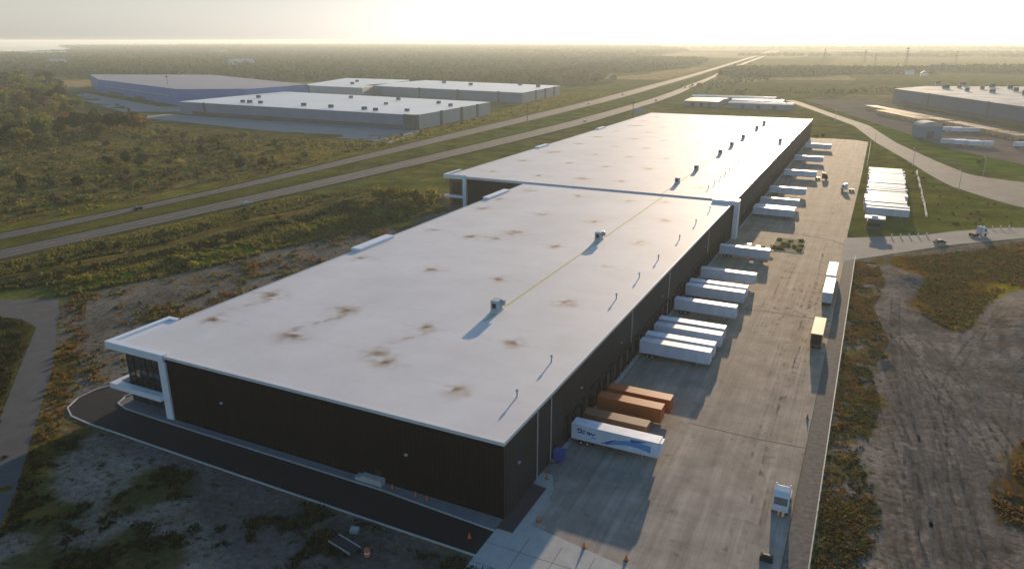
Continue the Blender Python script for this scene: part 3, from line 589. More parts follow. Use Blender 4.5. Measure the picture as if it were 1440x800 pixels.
# entrance corner: white portal, canopy, recessed glass
b = MB(); b.box(-131.2, Y0 - .4, HB - 1.15, -115.0, Y0 + .9, HB + .35); b.box(-131.2, Y0 + .9, HB - 1.15, -129.9, 100.6, HB + .35); b.box(-129.9, 99.6, HB - 1.15, -128.1, 100.6, HB + .35)
b.box(-116.4, Y0 - .4, 0, -114.6, Y0 + .6, HB - 1.15)
b.box(-130.8, Y0 - 1.2, 3.9, -116.4, Y0 + .3, 5.0); b.box(-130.8, Y0 + .3, 3.9, -129.6, 99, 5.0)
b.build('entrance_canopy', M['white_metal'], wh)
b = MB(); b.quad((-129.9, Y0 + .9, HB), (-128, Y0 + .9, HB), (-128, 99.6, HB), (-129.9, 99.6, HB)); b.build('canopy_roof', M['white_metal'], wh)
b = MB(); b.box(-129, Y0 + 2.2, .1, -116.4, Y0 + 2.4, HB - .3); b.box(-129, Y0 + 2.4, .1, -128.8, 100.8, HB - .3); gl = b.build('entrance_glazing', M['glass'], wh)
b = MB()
for x in np.arange(-129, -116.3, 1.8): b.box(x - .05, Y0 + 2.08, .1, x + .05, Y0 + 2.2, HB - 1.2)
for z in (.1, 3.0, 5.4, 8.4): b.box(-129, Y0 + 2.06, z, -116.4, Y0 + 2.07 + .12, z + .12)
for y in np.arange(Y0 + 2.4, 100.7, 1.8): b.box(-129.12, y - .05, .1, -129, y + .05, HB - 1.2)
b.build('mullion', M['black_metal'], gl)
b = MB(); b.box(-116.38, Y0 + .7, 0, -115.2, Y0 + 2.1, HB - 1.2); b.build('wall', M['black_cladding'], wh)
# far part
b = MB(); ribbed_wall(b, (XR2, YJ + 1.1), (XR2, Y1), 0, HB2 - .05, 1.6); b.build('wall', M['grey_cladding'], wh)
b = MB(); b.box(-157, YJ + 1.2, 0, XL - .02, YJ + 1.5, HB2 - .05); b.box(XL2, 296, 0, XL2 + .3, Y1, HB2 - .05); b.box(XL2, Y1 - .3, 0, XR2 - .05, Y1, HB2 - .05); b.build('wall', M['black_cladding'], wh)
V, F, st, dk = roof_sheet(XL2, XR2, YJ + 1, Y1, HB2, 1.0, FARDRAINS, [], 8)
rf2 = fastmesh('roof', V, F, M['roof'], {'stain': np.clip(st * 1.35, 0, 1), 'dark': np.clip(dk, 0, 1)}, parent=wh); rf2['label'] = 'far white roof beyond the joint'
b = MB(); b.box(XL2 + .06, YJ + .8, HB - .6, XR2 - 7.2, YJ + 1.02, HB2 + .12); b.box(XR2 - .05, YJ + 1.3, HB2 - .5, XR2 + .16, Y1, HB2 + .14); b.box(XL2 - .14, 290, HB2 - .5, XL2 + .05, Y1, HB2 + .14); b.box(XL2, Y1 - .04, HB2 - .5, XR2 - .06, Y1 + .14, HB2 + .14)
b.build('roof_trim', M['trim'], wh)
b = MB(); b.box(-50.2, YJ - 3.2, HB - .6, -42.2, YJ - 2.0, HB + 1.0); b.box(-42.2, YJ - 3.2, 0, -40.6, YJ + .9, HB + 1.0); b.box(-42.85, YJ - 2.0, HB - .6, -42.2, YJ + 1.0, HB + 1.0); b.build('joint_portal', M['white_metal'], wh)
b = MB(); b.box(-168, YJ + .2, HB2 - 1.2, -157, YJ + 1.1, HB2 + .6); b.box(-168, YJ + 1.1, HB2 - 1.2, -166.6, 290, HB2 + .6); b.box(-158.2, YJ - .2, 0, -156.6, YJ + 1.15, HB2 - 1.2); b.box(-167.5, YJ - .6, 4.2, -158.2, YJ + 1.0, 5.2)
b.build('entrance_canopy', M['white_metal'], wh)
b = MB(); b.box(-166, YJ + 1.9, 0, -158.3, YJ + 2.3, HB2 - .3); b.box(-166, YJ + 2.3, 0, -165.6, 296, HB2 - .3); b.build('wall', M['brick'], wh)['label'] = 'brown brick entrance wall at the joint'
b = MB(); b.box(-164.5, YJ + 1.8, 5.6, -160, YJ + 1.9, 10.5); b.box(-164.5, YJ + 1.8, .4, -160, YJ + 1.9, 3.6); b.build('window', M['glass'], wh)
# dock doors, bumpers and seals along the yard side
DOCKS = []
door = None
for k, y in enumerate(np.arange(112.2, 590, 4.35)):
    if YJ - 12 < y < YJ + 10: continue
    xx = XR if y < YJ else XR2
    if door is None or (xx == XR2 and door[1] == XR):
        dm = MB().box(.06, -1.35, 1.2, .12, 1.35, 4.3)
        for zz in (1.9, 2.6, 3.3): dm.box(.12, -1.3, zz, .14, 1.3, zz + .06)
        d0 = dm.build('dock_door', M['dock_door'], wh, (xx, y, 0))
        sm = MB().box(.06, -1.85, 1.1, .55, -1.38, 4.75).box(.06, 1.38, 1.1, .55, 1.85, 4.75).box(.06, -1.85, 4.76, .55, 1.85, 5.3)
        s0 = sm.build('dock_seal', M['rubber'], d0)
        pl = MB().box(.06, -1.5, .35, .42, -1.1, 1.05).build('bumper', M['rubber'], d0); pl2 = MB().box(.06, 1.1, .35, .42, 1.5, 1.05).build('bumper', M['rubber'], d0)
        door = (d0, xx, s0, pl, pl2)
    else:
        d0 = door[0].copy(); col.objects.link(d0); d0.location = (xx, y, 0)
        for c in door[2:]:
            e = c.copy(); col.objects.link(e); e.parent = d0
    DOCKS.append(y)
MB().box(XR + .13, 104, 0, XR + 1.0, 262, .18).build('dock_kerb', M['kerb'], wh); MB().box(XR2 + .13, 290, 0, XR2 + 1.0, 600, .18).build('dock_kerb', M['kerb'], wh)
for i, y in enumerate((97.5, 103.2, 149.5, 182.5, 232)):
    MB().tube((XR + .25, y, .3), (XR + .25, y, HB - .5), .12, n=6).build('downspout', M['galv'], wh)
for y, z in ((90.5, 7.2), (118, 7.8), (142, 7.8), (176, 7.8), (228, 7.8)):
    MB().box(XR + .08, y - .25, z, XR + .42, y + .25, z + .3).build('wall_lamp', M['hvac'], wh)
for x in (-101, -60.5): MB().box(x - .25, Y0 - .42, 6.6, x + .25, Y0 - .08, 6.9).build('wall_lamp', M['hvac'], wh)
MB().box(-67, Y0 - .1, 0, -65.9, Y0 + .0, 2.2).build('door', M['grey_cladding'], wh)
MB().box(-69.2, 84.2, .06, -65.0, Y0 - .16, 1.1).box(-70.3, 84.2, .06, -69.2, Y0 - .16, .7).build('entrance_step', M['concrete_light'], wh)
for (x0, y0, x1, y1) in ((-129.3, 161, -126.2, 178), (-129.0, 240, -126.4, 258)):
    MB().box(x0, y0, HB - .9, x1, y1, HB + .75).build('canopy_roof', M['white_metal'], wh)
for (x0, y0) in ((-166.8, 372), (-166.8, 470)):
    MB().box(x0, y0, HB2 - .9, x0 + 2.6, y0 + 14, HB2 + .75).build('canopy_roof', M['white_metal'], wh)
# yellow walkway line and rooftop vents
b = MB(); line_strip(b, [(-69.0, 128), (-69.0, YJ - 1)], .55, HB + .012); line_strip(b, [(-70.4, YJ + 2), (-70.4, 590)], .55, HB2 + .012); b.build('walkway_line', M['yellow_line'], wh)
b = MB()
for y in list(np.arange(292, 590, 9.3)): b.box(-56.6, y, HB2 + .01, -55.8, y + 1.2, HB2 + .55)
vts = None
for (x, y, z) in [(-47.7, 100, HB), (-48.0, 115.5, HB), (-48.2, 154.3, HB), (-48.0, 172, HB), (-48.0, 190, HB), (-48.0, 214, HB), (-48.0, 236, HB), (-48, 258, HB)] + [(-56.4 + random.uniform(-.3, .3), y, HB2) for y in np.arange(296, 520, 11.5)]:
    if vts is None:
        vts = MB().tube((0, 0, 0), (0, 0, 1.15), .14, n=8).tube((0, 0, 1.05), (0, 0, 1.45), .3, .12, n=8).build('roof_vent', M['hvac'], wh, (x, y, z))
    else:
        o = vts.copy(); col.objects.link(o); o.location = (x, y, z)

# rooftop units (lift-off things)
def rooftop_unit(label, loc, s=1.0, hood=True):
    t = thing('rooftop_unit', label, 'air handler', loc, 0, 'rooftop units on the long warehouse')
    MB().box(-1.0 * s, -1.5 * s, 0, 1.0 * s, 1.5 * s, .3 * s).build('curb', M['trim'], t)
    b = MB().box(-.9 * s, -1.4 * s, .3 * s, .9 * s, 1.0 * s, 2.7 * s); b.build('cabinet', M['hvac'], t, bevel=.05)
    MB().box(-.45 * s, -1.44 * s, 1.0 * s, .45 * s, -1.40 * s, 2.1 * s).build('fan_grille', M['black_metal'], t)
    if hood: MB().loft([[(.9 * s, .1, 1.4 * s), (.9 * s, .8 * s, 1.4 * s), (.9 * s, .8 * s, 2.9 * s), (.9 * s, .1, 2.9 * s)], [(1.7 * s, .1, 1.4 * s), (1.7 * s, .8 * s, 1.4 * s), (1.7 * s, .8 * s, 2.6 * s), (1.7 * s, .1, 2.6 * s)]]).build('intake_hood', M['hvac'], t)
    return t
rooftop_unit('blue grey rooftop unit nearest the black front wall, beside the yellow line', (-69.5, 135.3, HB))
rooftop_unit('blue grey rooftop unit midway along the near roof beside the yellow line', (-69.5, 202.5, HB))
for k, y in enumerate((302, 337.5, 393.5, 426.7, 465, 519, 553)):
    rooftop_unit('rooftop unit on the far roof, %s past the roof joint' % ORD[k], (-70.4, y, HB2), .95, False)
rooftop_unit('lone rooftop unit near the yard edge of the far roof', (-48.2, 457.5, HB2), .9, False)

# ------------------------------------------------------------------ trailers
def wheel(b, x, y, r=.5, w=.5):
    s = 1 if y > 0 else -1
    b.tube((x, y, r), (x, y - s * w, r), r, n=12)
def make_trailer(name, label, body_mat, L=16.15, reefer=False, roof_mat=None, group=None):
    """rear doors at x=0, nose at x=L"""
    t = thing(name, label, 'trailer', group=group)
    b = MB().box(0, -1.3, 1.12, L, 1.3, 4.02)
    for k in range(1, int(L / 1.2)):
        for s in (-1, 1): b.box(k * 1.2 - .04, s * 1.3 - (.0 if s > 0 else .02), 1.2, k * 1.2 + .04, s * 1.3 + (.02 if s > 0 else 0), 3.95)
    b.build('body', body_mat, t)
    MB().box(-.02, -1.32, 4.02, L + .02, 1.32, 4.1).build('roof', roof_mat or body_mat, t)
    u = MB().box(.4, -.45, .78, L - 1.2, -.3, 1.12).box(.4, .3, .78, L - 1.2, .45, 1.12).box(1.2, -1.1, .45, 4.2, 1.1, .75).box(.0, -1.2, .5, .12, 1.2, .75).build('chassis', M['black_metal'], t)
    for x in (1.9, 3.15):
        for s in (-1, 1):
            w = MB(); wheel(w, x, s * 1.25); wo = w.build('wheel', M['rubber'], t)
            MB().tube((x, s * 1.255, .5), (x, s * 1.2, .5), .26, n=10).build('rim', M['galv'], wo)
    for s in (-1, 1): MB().box(L - 3.0, s * .75 - .08, .05, L - 2.84, s * .75 + .08, 1.12).box(L - 3.1, s * .75 - .15, 0, L - 2.74, s * .75 + .15, .06).build('landing_leg', M['galv'], t)
    if reefer:
        MB().box(L + .03, -.95, 2.2, L + .5, .95, 3.95).build('cooling_unit', M['white_metal'], t)
    return t
DG = 'trailers backed against the warehouse docks'
TW = Maker(make_trailer('semi_trailer', '-', M['trailer_white'], group=DG))
TO = Maker(make_trailer('semi_trailer', '-', M['trailer_orange'], L=12.7, group=DG))
TB = Maker(make_trailer('semi_trailer', '-', M['trailer_brown'], L=12.2, roof_mat=M['trailer_brown'], group=DG))
XD = XR + 1.0
lg = make_trailer('semi_trailer', 'white refrigerated trailer with blue lettering and swoosh, nearest the front corner', M['trailer_white'], reefer=True, group=DG)
lg.location = (XD, 112.4, 0)
b = MB()
def stroke(b, pts, w, y=-1.335):
    P = np.array(pts, float)
    for a, c in zip(P[:-1], P[1:]):
        d = c - a; d = d / np.hypot(*d); n = np.array([-d[1], d[0]]) * w / 2; a2, c2 = a - d * w * .3, c + d * w * .3
        b.quad((a2[0] - n[0], y, a2[1] - n[1]), (c2[0] - n[0], y, c2[1] - n[1]), (c2[0] + n[0], y, c2[1] + n[1]), (a2[0] + n[0], y, a2[1] + n[1]))
stroke(b, [(1.2, 3.0), (1.5, 3.35), (1.9, 3.2), (2.1, 2.75)], .3); stroke(b, [(1.35, 2.6), (1.9, 2.75), (2.5, 2.55)], .26); stroke(b, [(2.3, 3.15), (2.75, 3.0)], .24)
stroke(b, [(3.05, 2.6), (3.2, 3.05), (3.45, 2.95), (3.45, 2.55), (3.85, 2.95), (4.1, 2.6), (4.5, 2.9)], .24); stroke(b, [(3.9, 2.15), (4.7, 2.1)], .14)
b.build('lettering', M['logo_blue'], lg)
b = MB(); n = 26; top = []; bot = []
for k in range(n):
    u = k / (n - 1); x = 6.6 + 8.2 * u
    top.append((x, 1.75 + 1.55 * math.sin(u * 2.2) ** .8 if u > 0 else 1.75)); bot.append((x, 1.3 + .95 * math.sin(u * 2.7)))
for k in range(n - 1): b.quad((bot[k][0], -1.333, bot[k][1]), (bot[k + 1][0], -1.333, bot[k + 1][1]), (top[k + 1][0], -1.333, top[k + 1][1]), (top[k][0], -1.333, top[k][1]))
b.build('swoosh', M['logo_cyan'], lg)
b = MB(); b.quad((11.3, -1.337, 3.0), (13.0, -1.337, 3.35), (14.4, -1.337, 3.75), (11.0, -1.337, 3.6)); b.quad((5.6, -1.337, 1.4), (7.6, -1.337, 2.5), (8.8, -1.337, 2.9), (7.0, -1.337, 1.7)); b.build('swoosh', M['logo_blue'], lg)['label'] = 'dark blue swoosh tips'
TB.put((XD + .3, 117.6, -.35), 0, 'low dark brown trailer between the white lettered trailer and the orange ones', DG)
TO.put((XD + .6, 124.6, 0), 0, 'nearer of the two orange trailers at the dock', DG)
TO.put((XD + 1.2, 129.0, 0), 0, 'farther of the two orange trailers at the dock', DG)
for k, (y, dx, lab) in enumerate([(155.4, 0, 'first white dock trailer beyond the orange pair'), (159.8, 0, 'second white dock trailer beyond the orange pair'), (166.6, .3, 'third white dock trailer beyond the orange pair'), (171.2, .2, 'fourth white dock trailer beyond the orange pair'),
        (187.5, .1, 'white dock trailer standing alone between two pairs of white trailers'), (200.6, 0, 'nearer trailer of the third white pair from the front'), (205.3, 0, 'farther trailer of the third white pair from the front'), (218.6, .4, 'white dock trailer just before the one with its nose by the weedy island'),
        (248.2, .4, 'white dock trailer with its nose beside the weedy kerbed island'), (315.6, 1.2, 'first dock trailer beyond the white portal at the roof joint'), (320.2, 1.2, 'second dock trailer beyond the white portal, tight against the first'), (337.5, 1, 'third dock trailer beyond the white portal at the roof joint'),
        (366, 1.2, 'fourth dock trailer beyond the white portal at the roof joint'), (419, 1.8, 'white dock trailer with the dark tractor hitched to its nose'), (475.5, 1.2, 'next to last white trailer at the far end of the dock'), (537, 2, 'last white trailer at the far end of the dock')]):
    TW.put((XD + dx, y, 0), 0, lab, DG)
# parked row beside the yard
yy = 336.0; k = 0
while yy < 468 and k < 30:
    TW.put((.9 + random.uniform(-.6, .9), yy, 0), random.uniform(-.012, .012), 'white trailer, %s from the near end of the parked row beyond the access road' % ORD[k], 'trailers parked in a tight row on the grass edge')
    yy += random.choice([3.25, 3.3, 3.6, 4.4, 5.6]); k += 1
# three short trailers on the yard's fence side
SH = Maker(make_trailer('box_trailer', '-', M['trailer_tan'], L=12.2, group='short trailers along the yard fence', roof_mat=M['trailer_tan']))
MBW = Maker(make_trailer('box_trailer', '-', M['trailer_white'], L=15.2, group='short trailers along the yard fence'))
MBW.put((-5.4, 227, 0), R(90), 'white box trailer by the fence, farther of two in line', None)
MBW.put((-5.2, 209.6, 0), R(90), 'white box trailer by the fence, nearer of two in line', None)
SH.put((-5.4, 176.2, 0), R(90), 'tan box trailer with dark open rear, alone by the yard fence', None)
MB().box(-.07, -1.15, 1.25, -.03, 1.15, 3.95).build('rear_door', M['black_metal'], SH.p)
# flatbed with debris
fb = thing('flatbed_trailer', 'low flatbed trailer loaded with brown timber and white sheets', 'trailer', (-37.5, 258.2, 0))
MB().box(0, -1.25, 1.0, 12.2, 1.25, 1.25).build('deck', M['timber'], fb); MB().box(.5, -.4, .6, 11.5, .4, 1.0).build('chassis', M['black_metal'], fb)
for x in (1.5, 2.8):
    for s in (-1, 1):
        w = MB(); wheel(w, x, s * 1.2); w.build('wheel', M['rubber'], fb)
for s in (-1, 1): MB().box(9.5, s * .7 - .08, 0, 9.66, s * .7 + .08, 1.0).build('landing_leg', M['galv'], fb)
for k in range(7):
    x = 1 + k * 1.5; tag(MB().box(-.7, -1.0, 0, .7, 1.0, .5 + .5 * (k % 3)).build('timber_bundle' if k % 2 else 'sheet_bundle', M['timber'] if k % 2 else M['white_metal'], None, (-37.5 + x, 258.2, 1.25), bevel=.03),
        ('brown timber bundle on the flatbed, %s from the dock' if k % 2 else 'white sheet bundle on the flatbed, %s from the dock') % ORD[k], 'bundle', 'bundles on the flatbed trailer')

# tractors, cars
def make_tractor(label, paint, loc, rz):
    """truck tractor facing +X"""
    t = thing('truck_tractor', label, 'truck', loc, rz)
    prof = [(3.4, .7), (6.2, .7), (6.3, 1.6), (6.05, 1.75), (5.6, 2.9), (4.9, 3.5), (3.4, 3.7)]
    b = MB().loft([[(x, -1.2, z) for x, z in prof], [(x, 1.2, z) for x, z in prof]]); b.build('cab', paint, t, bevel=.06)
    MB().quad((6.09, -1.0, 1.8), (6.09, 1.0, 1.8), (5.66, 1.0, 2.85), (5.66, -1.0, 2.85)).build('windscreen', M['glass'], t)
    for s in (-1, 1): MB().box(4.6, s * 1.205 - .01, 1.9, 5.4, s * 1.205 + .01, 2.7).build('window', M['glass'], t)
    MB().box(0, -.45, .75, 3.4, -.25, 1.0).box(0, .25, .75, 3.4, .45, 1.0).box(.3, -.5, 1.0, 1.7, .5, 1.18).build('chassis', M['black_metal'], t)
    for x in (.5, 1.8, 5.3):
        for s in (-1, 1):
            w = MB(); wheel(w, x, s * 1.22, .52, .45 if x < 5 else .3); w.build('wheel', M['rubber'], t)
    for s in (-1, 1): MB().box(-.1, s * .95 - .28, 1.06, 2.4, s * .95 + .28, 1.12).build('mudguard', M['black_metal'], t)
    for s in (-1, 1): MB().box(6.28, s * .85 - .18, 1.0, 6.34, s * .85 + .18, 1.2).build('headlight', M['trim'], t)
    for s in (-1, 1): MB().tube((3.2, s * 1.05, .9), (3.2, s * 1.05, 3.9), .08, n=8).build('exhaust', M['galv'], t)
    return t
make_tractor('white yard truck driving beside the fence at the bottom of the yard', M['car_white'], (-5.0, 111.3, 0), R(-90))
make_tractor('dark tractor hitched to the trailer far along the dock', M['car_dark'], (XD + 17.6, 419, 0), 0)
make_tractor('tractor with white cab beside the parked trailer row', M['car_white'], (-4.5, 391, 0), R(180))
make_tractor('white cab truck on the access road at the right edge of the grass', M['car_white'], (38.5, 316, .01), R(40))
def make_car(name, label, paint, loc, rz, group=None):
    t = thing(name, label, 'car', loc, rz, group)
    pr = [(-2.2, .35), (2.2, .35), (2.25, .7), (1.2, .95), (.5, 1.42), (-1.0, 1.45), (-1.75, 1.0), (-2.25, .95)]
    rings = [[(x, y, z if z < 1 else 1 + (z - 1) * k) for x, z in pr] for y, k in ((-.88, .0), (-.86, .4), (-.68, 1), (.68, 1), (.86, .4), (.88, .0))]
    MB().loft(rings).build('body', paint, t)
    MB().quad((1.15, -.62, 1.0), (1.15, .62, 1.0), (.55, .58, 1.42), (.55, -.58, 1.42)).build('windscreen', M['glass'], t)
    for s in (-1, 1): MB().quad((-1.2, s * .85, 1.02), (.9, s * .85, 1.02), (.45, s * .73, 1.37), (-1.0, s * .73, 1.37)).build('window', M['glass'], t)
    for x in (-1.4, 1.4):
        for s in (-1, 1):
            w = MB(); wheel(w, x, s * .9, .33, .24); w.build('wheel', M['rubber'], t)
    for s in (-1, 1): MB().box(2.2, s * .6 - .15, .6, 2.27, s * .6 + .15, .72).build('headlight', M['trim'], t)
    return t
hx = lambda y, a, f: float(np.interp(y, HY, a) * (1 - f) + np.interp(y, HY, f_in if a is f_out else n_in) * f)
make_car('car', 'dark car alone on the far highway carriageway', M['car_dark'], (-283.5, 210, .02), R(-88), 'cars on the highway')
make_car('car', 'silver blue car alone on the near highway carriageway', M['car_silver'], (-248.5, 239, .02), R(88), 'cars on the highway')
for k, (x, y, c) in enumerate([(-237, 640, 'car_white'), (-244, 905, 'car_dark'), (-246, 912, 'car_white'), (-300, 820, 'car_silver'), (-312, 985, 'car_dark')]):
    make_car('car', ('white car far along the near carriageway behind the roof', 'dark far-off car leading a close pair on the near carriageway', 'white far-off car in a close pair on the near carriageway', 'silver car on the far carriageway passing the rear warehouse', 'small dark car farthest along the far carriageway')[k], M[c], (x, y, .02), R(90), 'cars on the highway')
make_car('car', 'dark car parked on the access road by the white cab truck', M['car_dark'], (27.2, 299.5, .01), R(38))

# gatehouse, bins, cones, bits around the yard
g = thing('gatehouse', 'tall gatehouse with white canopy roof in front of the parked trailers', 'gatehouse', (5.2, 312.8, 0))
MB().box(-2.6, -1.5, 0, 2.6, 1.8, 3.4).build('wall', M['wall_dark'], g); MB().box(-3.6, -2.6, 4.3, 3.6, 2.8, 4.75).build('roof', M['white_metal'], g)
MB().box(-2.2, -1.54, 1.3, 2.2, -1.5, 2.6).build('window', M['glass'], g); MB().box(-1.2, -.8, 4.75, 1.0, .8, 5.3).build('roof_unit', M['hvac'], g)
MB().box(-2.4, -1.3, 3.4, 2.4, 1.6, 4.3).build('parapet', M['wall_dark'], g)
for (x, y, lab) in ((-41.6, 104.5, 'blue skip bin against the dock wall near the front corner'),):
    t = thing('skip_bin', lab, 'bin', (x, y, 0)); MB().loft([[(-.7, -.7, .15), (.7, -.7, .15), (.7, .7, .15), (-.7, .7, .15)], [(-.9, -.85, 2.1), (.9, -.85, 2.1), (.9, .85, 2.1), (-.9, .85, 2.1)]]).build('body', M['blue'], t)
    MB().box(-.95, -.9, 2.1, .95, .9, 2.2).build('lid', M['blue'], t)
    for s in (-1, 1): MB().tube((s * .5, -.5, .1), (s * .5, .5, .1), .1, n=8).build('roller', M['black_metal'], t)
cone = thing('traffic_cone', '-', 'cone', group='orange cones around the front corner')
MB().box(-.28, -.28, 0, .28, .28, .06).build('base', M['black_metal'], cone); MB().tube((0, 0, .06), (0, 0, 1.0), .24, .05, n=10).build('body', M['orange'], cone)
CN = Maker(cone)
for x, y, z, lab in ((-29.5, 84.6, 0, 'orange cone on the yard edge above the middle of the apron'), (-23.2, 84.8, 0, 'orange cone at the right end of the pale apron'), (-63, 84.6, .06, 'orange cone by the front wall, nearest the small step'), (-58.4, 84.5, .06, 'orange cone on the front pavement, second from the step'), (-56.2, 84.4, .06, 'orange cone on the front pavement, third from the step'),
        (-45.6, 79.3, 0, 'orange cone on the black driveway beside the apron'), (-38.0, 87.5, 0, 'orange cone beside the dark pad at the building corner'), (-41.4, 98.6, .05, 'orange cone at the rounded end of the pale kerb'), (-3.9, 140, 0, 'orange cone on the yard by the gravel strip')):
    CN.put((x, y, z), random.uniform(0, 3), lab, None, (1.1, 1.1, .95))
ut = thing('utility_trailer', 'dark low utility trailer on the soil below the black driveway', 'trailer', (-60.5, 69.2, 0.05), R(-12))
MB().box(-2.6, -1.0, .5, 2.2, 1.0, .65).build('deck', M['black_metal'], ut); MB().box(-2.6, -1.0, .65, 2.2, -.94, .95).box(-2.6, .94, .65, 2.2, 1.0, .95).build('side_rail', M['galv'], ut); MB().tube((2.2, 0, .5), (3.6, 0, .45), .07, n=6).build('drawbar', M['black_metal'], ut)
for x in (-.5, .4):
    for s in (-1, 1):
        w = MB(); wheel(w, x, s * 1.2, .36, .2); w.build('wheel', M['rubber'], ut)
dr = thing('drum', 'orange drum standing at the end of the dark utility trailer', 'drum', (-56.8, 69.4, 0.05)); MB().tube((0, 0, 0), (0, 0, 1.15), .42, .38, n=14).build('body', M['orange'], dr); MB().tube((0, 0, .5), (0, 0, .7), .425, .42, n=14).build('band', M['white_metal'], dr)
pl = thing('pallet', 'pale pallet stack on the soil by the utility trailer', 'pallets', (-61.8, 73.0, 0.05), .3)
for k in range(4): MB().box(-.6, -.5, k * .16, .6, .5, k * .16 + .12).build('pallet_board', M['wall_pale'], pl)
tag(MB().box(-.9, -.5, 0, .9, .5, .7).loft([[(-.9, -.5, .7), (.9, -.5, .7), (.9, .5, .7), (-.9, .5, .7)], [(-.5, -.2, 1.0), (.5, -.2, 1.0), (.5, .2, 1.0), (-.5, .2, 1.0)]]).build('tarp_bundle', M['black_metal'], None, (-5.3, 93.5, 0)), 'black tarp bundle lying on the yard edge below the yard truck', 'bundle')

# fences
def fence(label, p, q, step, h, bm, post=.05):
    t = thing('fence', label, 'fence', (*p, 0)); p = np.array(p, float); q = np.array(q, float); d = q - p; L = np.hypot(*d); d /= L; n = int(L / step); first = None
    for k in range(n + 1):
        x, y = d * L * k / n
        if first is None: first = MB().box(-post, -post, -.2, post, post, h).build('post', bm, t, (x, y, 0))
        else: o = first.copy(); col.objects.link(o); o.location = (x, y, 0)
    b = MB()
    for z in (.25, h * .5, h - .06): b.tube((0, 0, z), (d[0] * L, d[1] * L, z), .028, n=6)
    b.build('rail', bm, t)
    b = MB(); nrm = np.array([-d[1], d[0]]) * .12; e = d * L
    b.prism([tuple(-nrm), tuple(e - nrm), tuple(e + nrm), tuple(nrm)], -.1, .16); b.build('footing', M['kerb'], t)
    return t
fence('pale post and rail fence along the gravel strip beside the yard', (.3, 62), (.3, 262), 2.6, 1.6, M['galv'])
fence('pale fence along the far grass edge of the yard', (-.6, 478), (-.6, 596), 3.0, 1.6, M['galv'])
bar = thing('concrete_barrier', '-', 'barrier', group='pale barriers in a line across the grass')
pr = [(-.4, 0), (.4, 0), (.4, .2), (.16, .5), (.12, 1.1), (-.12, 1.1), (-.16, .5), (-.4, .2)]
MB().loft([[(x, -7, z) for x, z in pr], [(x, 7, z) for x, z in pr]]).build('body', M['kerb'], bar); BR = Maker(bar)
for k, y in enumerate((352, 368, 384, 402, 420, 440, 462)): BR.put((25 + .1 * (k % 2), y, 0), R(random.uniform(-1.5, 1.5)), 'pale concrete barrier on the grass, %s from the access road' % ORD[k], None)
bl = thing('bollard', '-', 'bollard', group='pale bollards along the access road'); MB().tube((0, 0, 0), (0, 0, 1.1), .16, n=10).tube((0, 0, 1.1), (0, 0, 1.22), .16, .05, n=10).build('body', M['white_metal'], bl); BL = Maker(bl)
for k, (x, y) in enumerate([(11.5, 301.5), (14.5, 303.5), (17.5, 305.5), (20.5, 307.5), (23.4, 309.6), (44, 330.6), (47, 333), (50, 335), (53, 336.6)]): BL.put((x, y, 0), 0, 'pale bollard on the road edge, %s from the gatehouse' % ORD[k], None, (1.4, 1.4, 1.1))

# lamp posts
lp = thing('street_lamp', '-', 'street lamp', group='lamps beside the curving road'); MB().tube((0, 0, 0), (0, 0, 9.5), .16, .09, n=8).build('pole', M['galv'], lp); MB().tube((0, 0, 9.4), (1.8, 0, 9.9), .06, n=6).build('arm', M['galv'], lp); MB().box(1.6, -.18, 9.82, 2.4, .18, 9.98).build('lamp_head', M['trim'], lp); LP = Maker(lp)
for k, (x, y) in enumerate([(23.5, 490), (41.5, 415), (2, 580), (57, 470), (-33, 745), (68, 376), (100, 346)]): LP.put((x, y, 0), 2.0, 'tall lamp post by the curving road, %s' % ('at the barrier line', 'at the inner bend', 'beyond the yard end', 'on the outer bend', 'farthest up the road', 'near the traffic island', 'at the frame edge')[k], None)

# ------------------------------------------------------------------ other buildings
def far_warehouse(name, label, poly, h, wall, roofm, pil=None, units=(), trim=True):
    cx, cy = np.mean(poly, 0); t = thing(name, label, 'warehouse', (cx, cy, 0)); P = [(x - cx, y - cy) for x, y in poly]
    n = len(P)
    for k in range(n):
        a, c = np.array(P[k]), np.array(P[(k + 1) % n]); d = c - a; d /= np.hypot(*d); nn = np.array([-d[1], d[0]]) * .3
        MB().prism([tuple(a), tuple(c), tuple(c + nn), tuple(a + nn)], 0, h - .3).build('wall', wall if not isinstance(wall, dict) else wall.get(k, wall[None]), t)
    MB().prism(P, h - .28, h).build('roof', roofm, t)
    for k, fr, w, m in (pil or ()):
        a, c = np.array(P[k]), np.array(P[(k + 1) % n]); d = c - a; L = np.hypot(*d); d /= L; nn = np.array([d[1], -d[0]])
        s = a + d * L * fr; e = s + d * w
        MB().prism([tuple(s + nn * .05), tuple(e + nn * .05), tuple(e + nn * .6), tuple(s + nn * .6)], 0, h + .3).build('pilaster', m, t)
    for k, a0, a1, z0, z1, m in (units or ()):
        a, c = np.array(P[k]), np.array(P[(k + 1) % n]); d = c - a; L = np.hypot(*d); d /= L; nn = np.array([d[1], -d[0]])
        s, e = a + d * L * a0, a + d * L * a1
        MB().prism([tuple(s + nn * .04), tuple(e + nn * .04), tuple(e + nn * .3), tuple(s + nn * .3)], z0, z1).build('wall_band', m, t)
    return t
def roof_boxes(g, label, pts, h):
    ru = None
    for x, y, s in pts:
        if ru is None:
            ru = thing('rooftop_unit', label, 'air handler', (x, y, h), 0, g); MB().box(-1.6, -1.2, 0, 1.6, 1.2, .4).build('curb', M['trim'], ru); MB().box(-1.5, -1.1, .4, 1.5, 1.1, 2.2).build('cabinet', M['wall_dark'], ru); mk_ = Maker(ru); mk_.put((x, y, h), 0, label, g, (s, s, s))
        else: mk_.put((x, y, h), random.choice([0, R(90)]), label, g, (s, s, s))
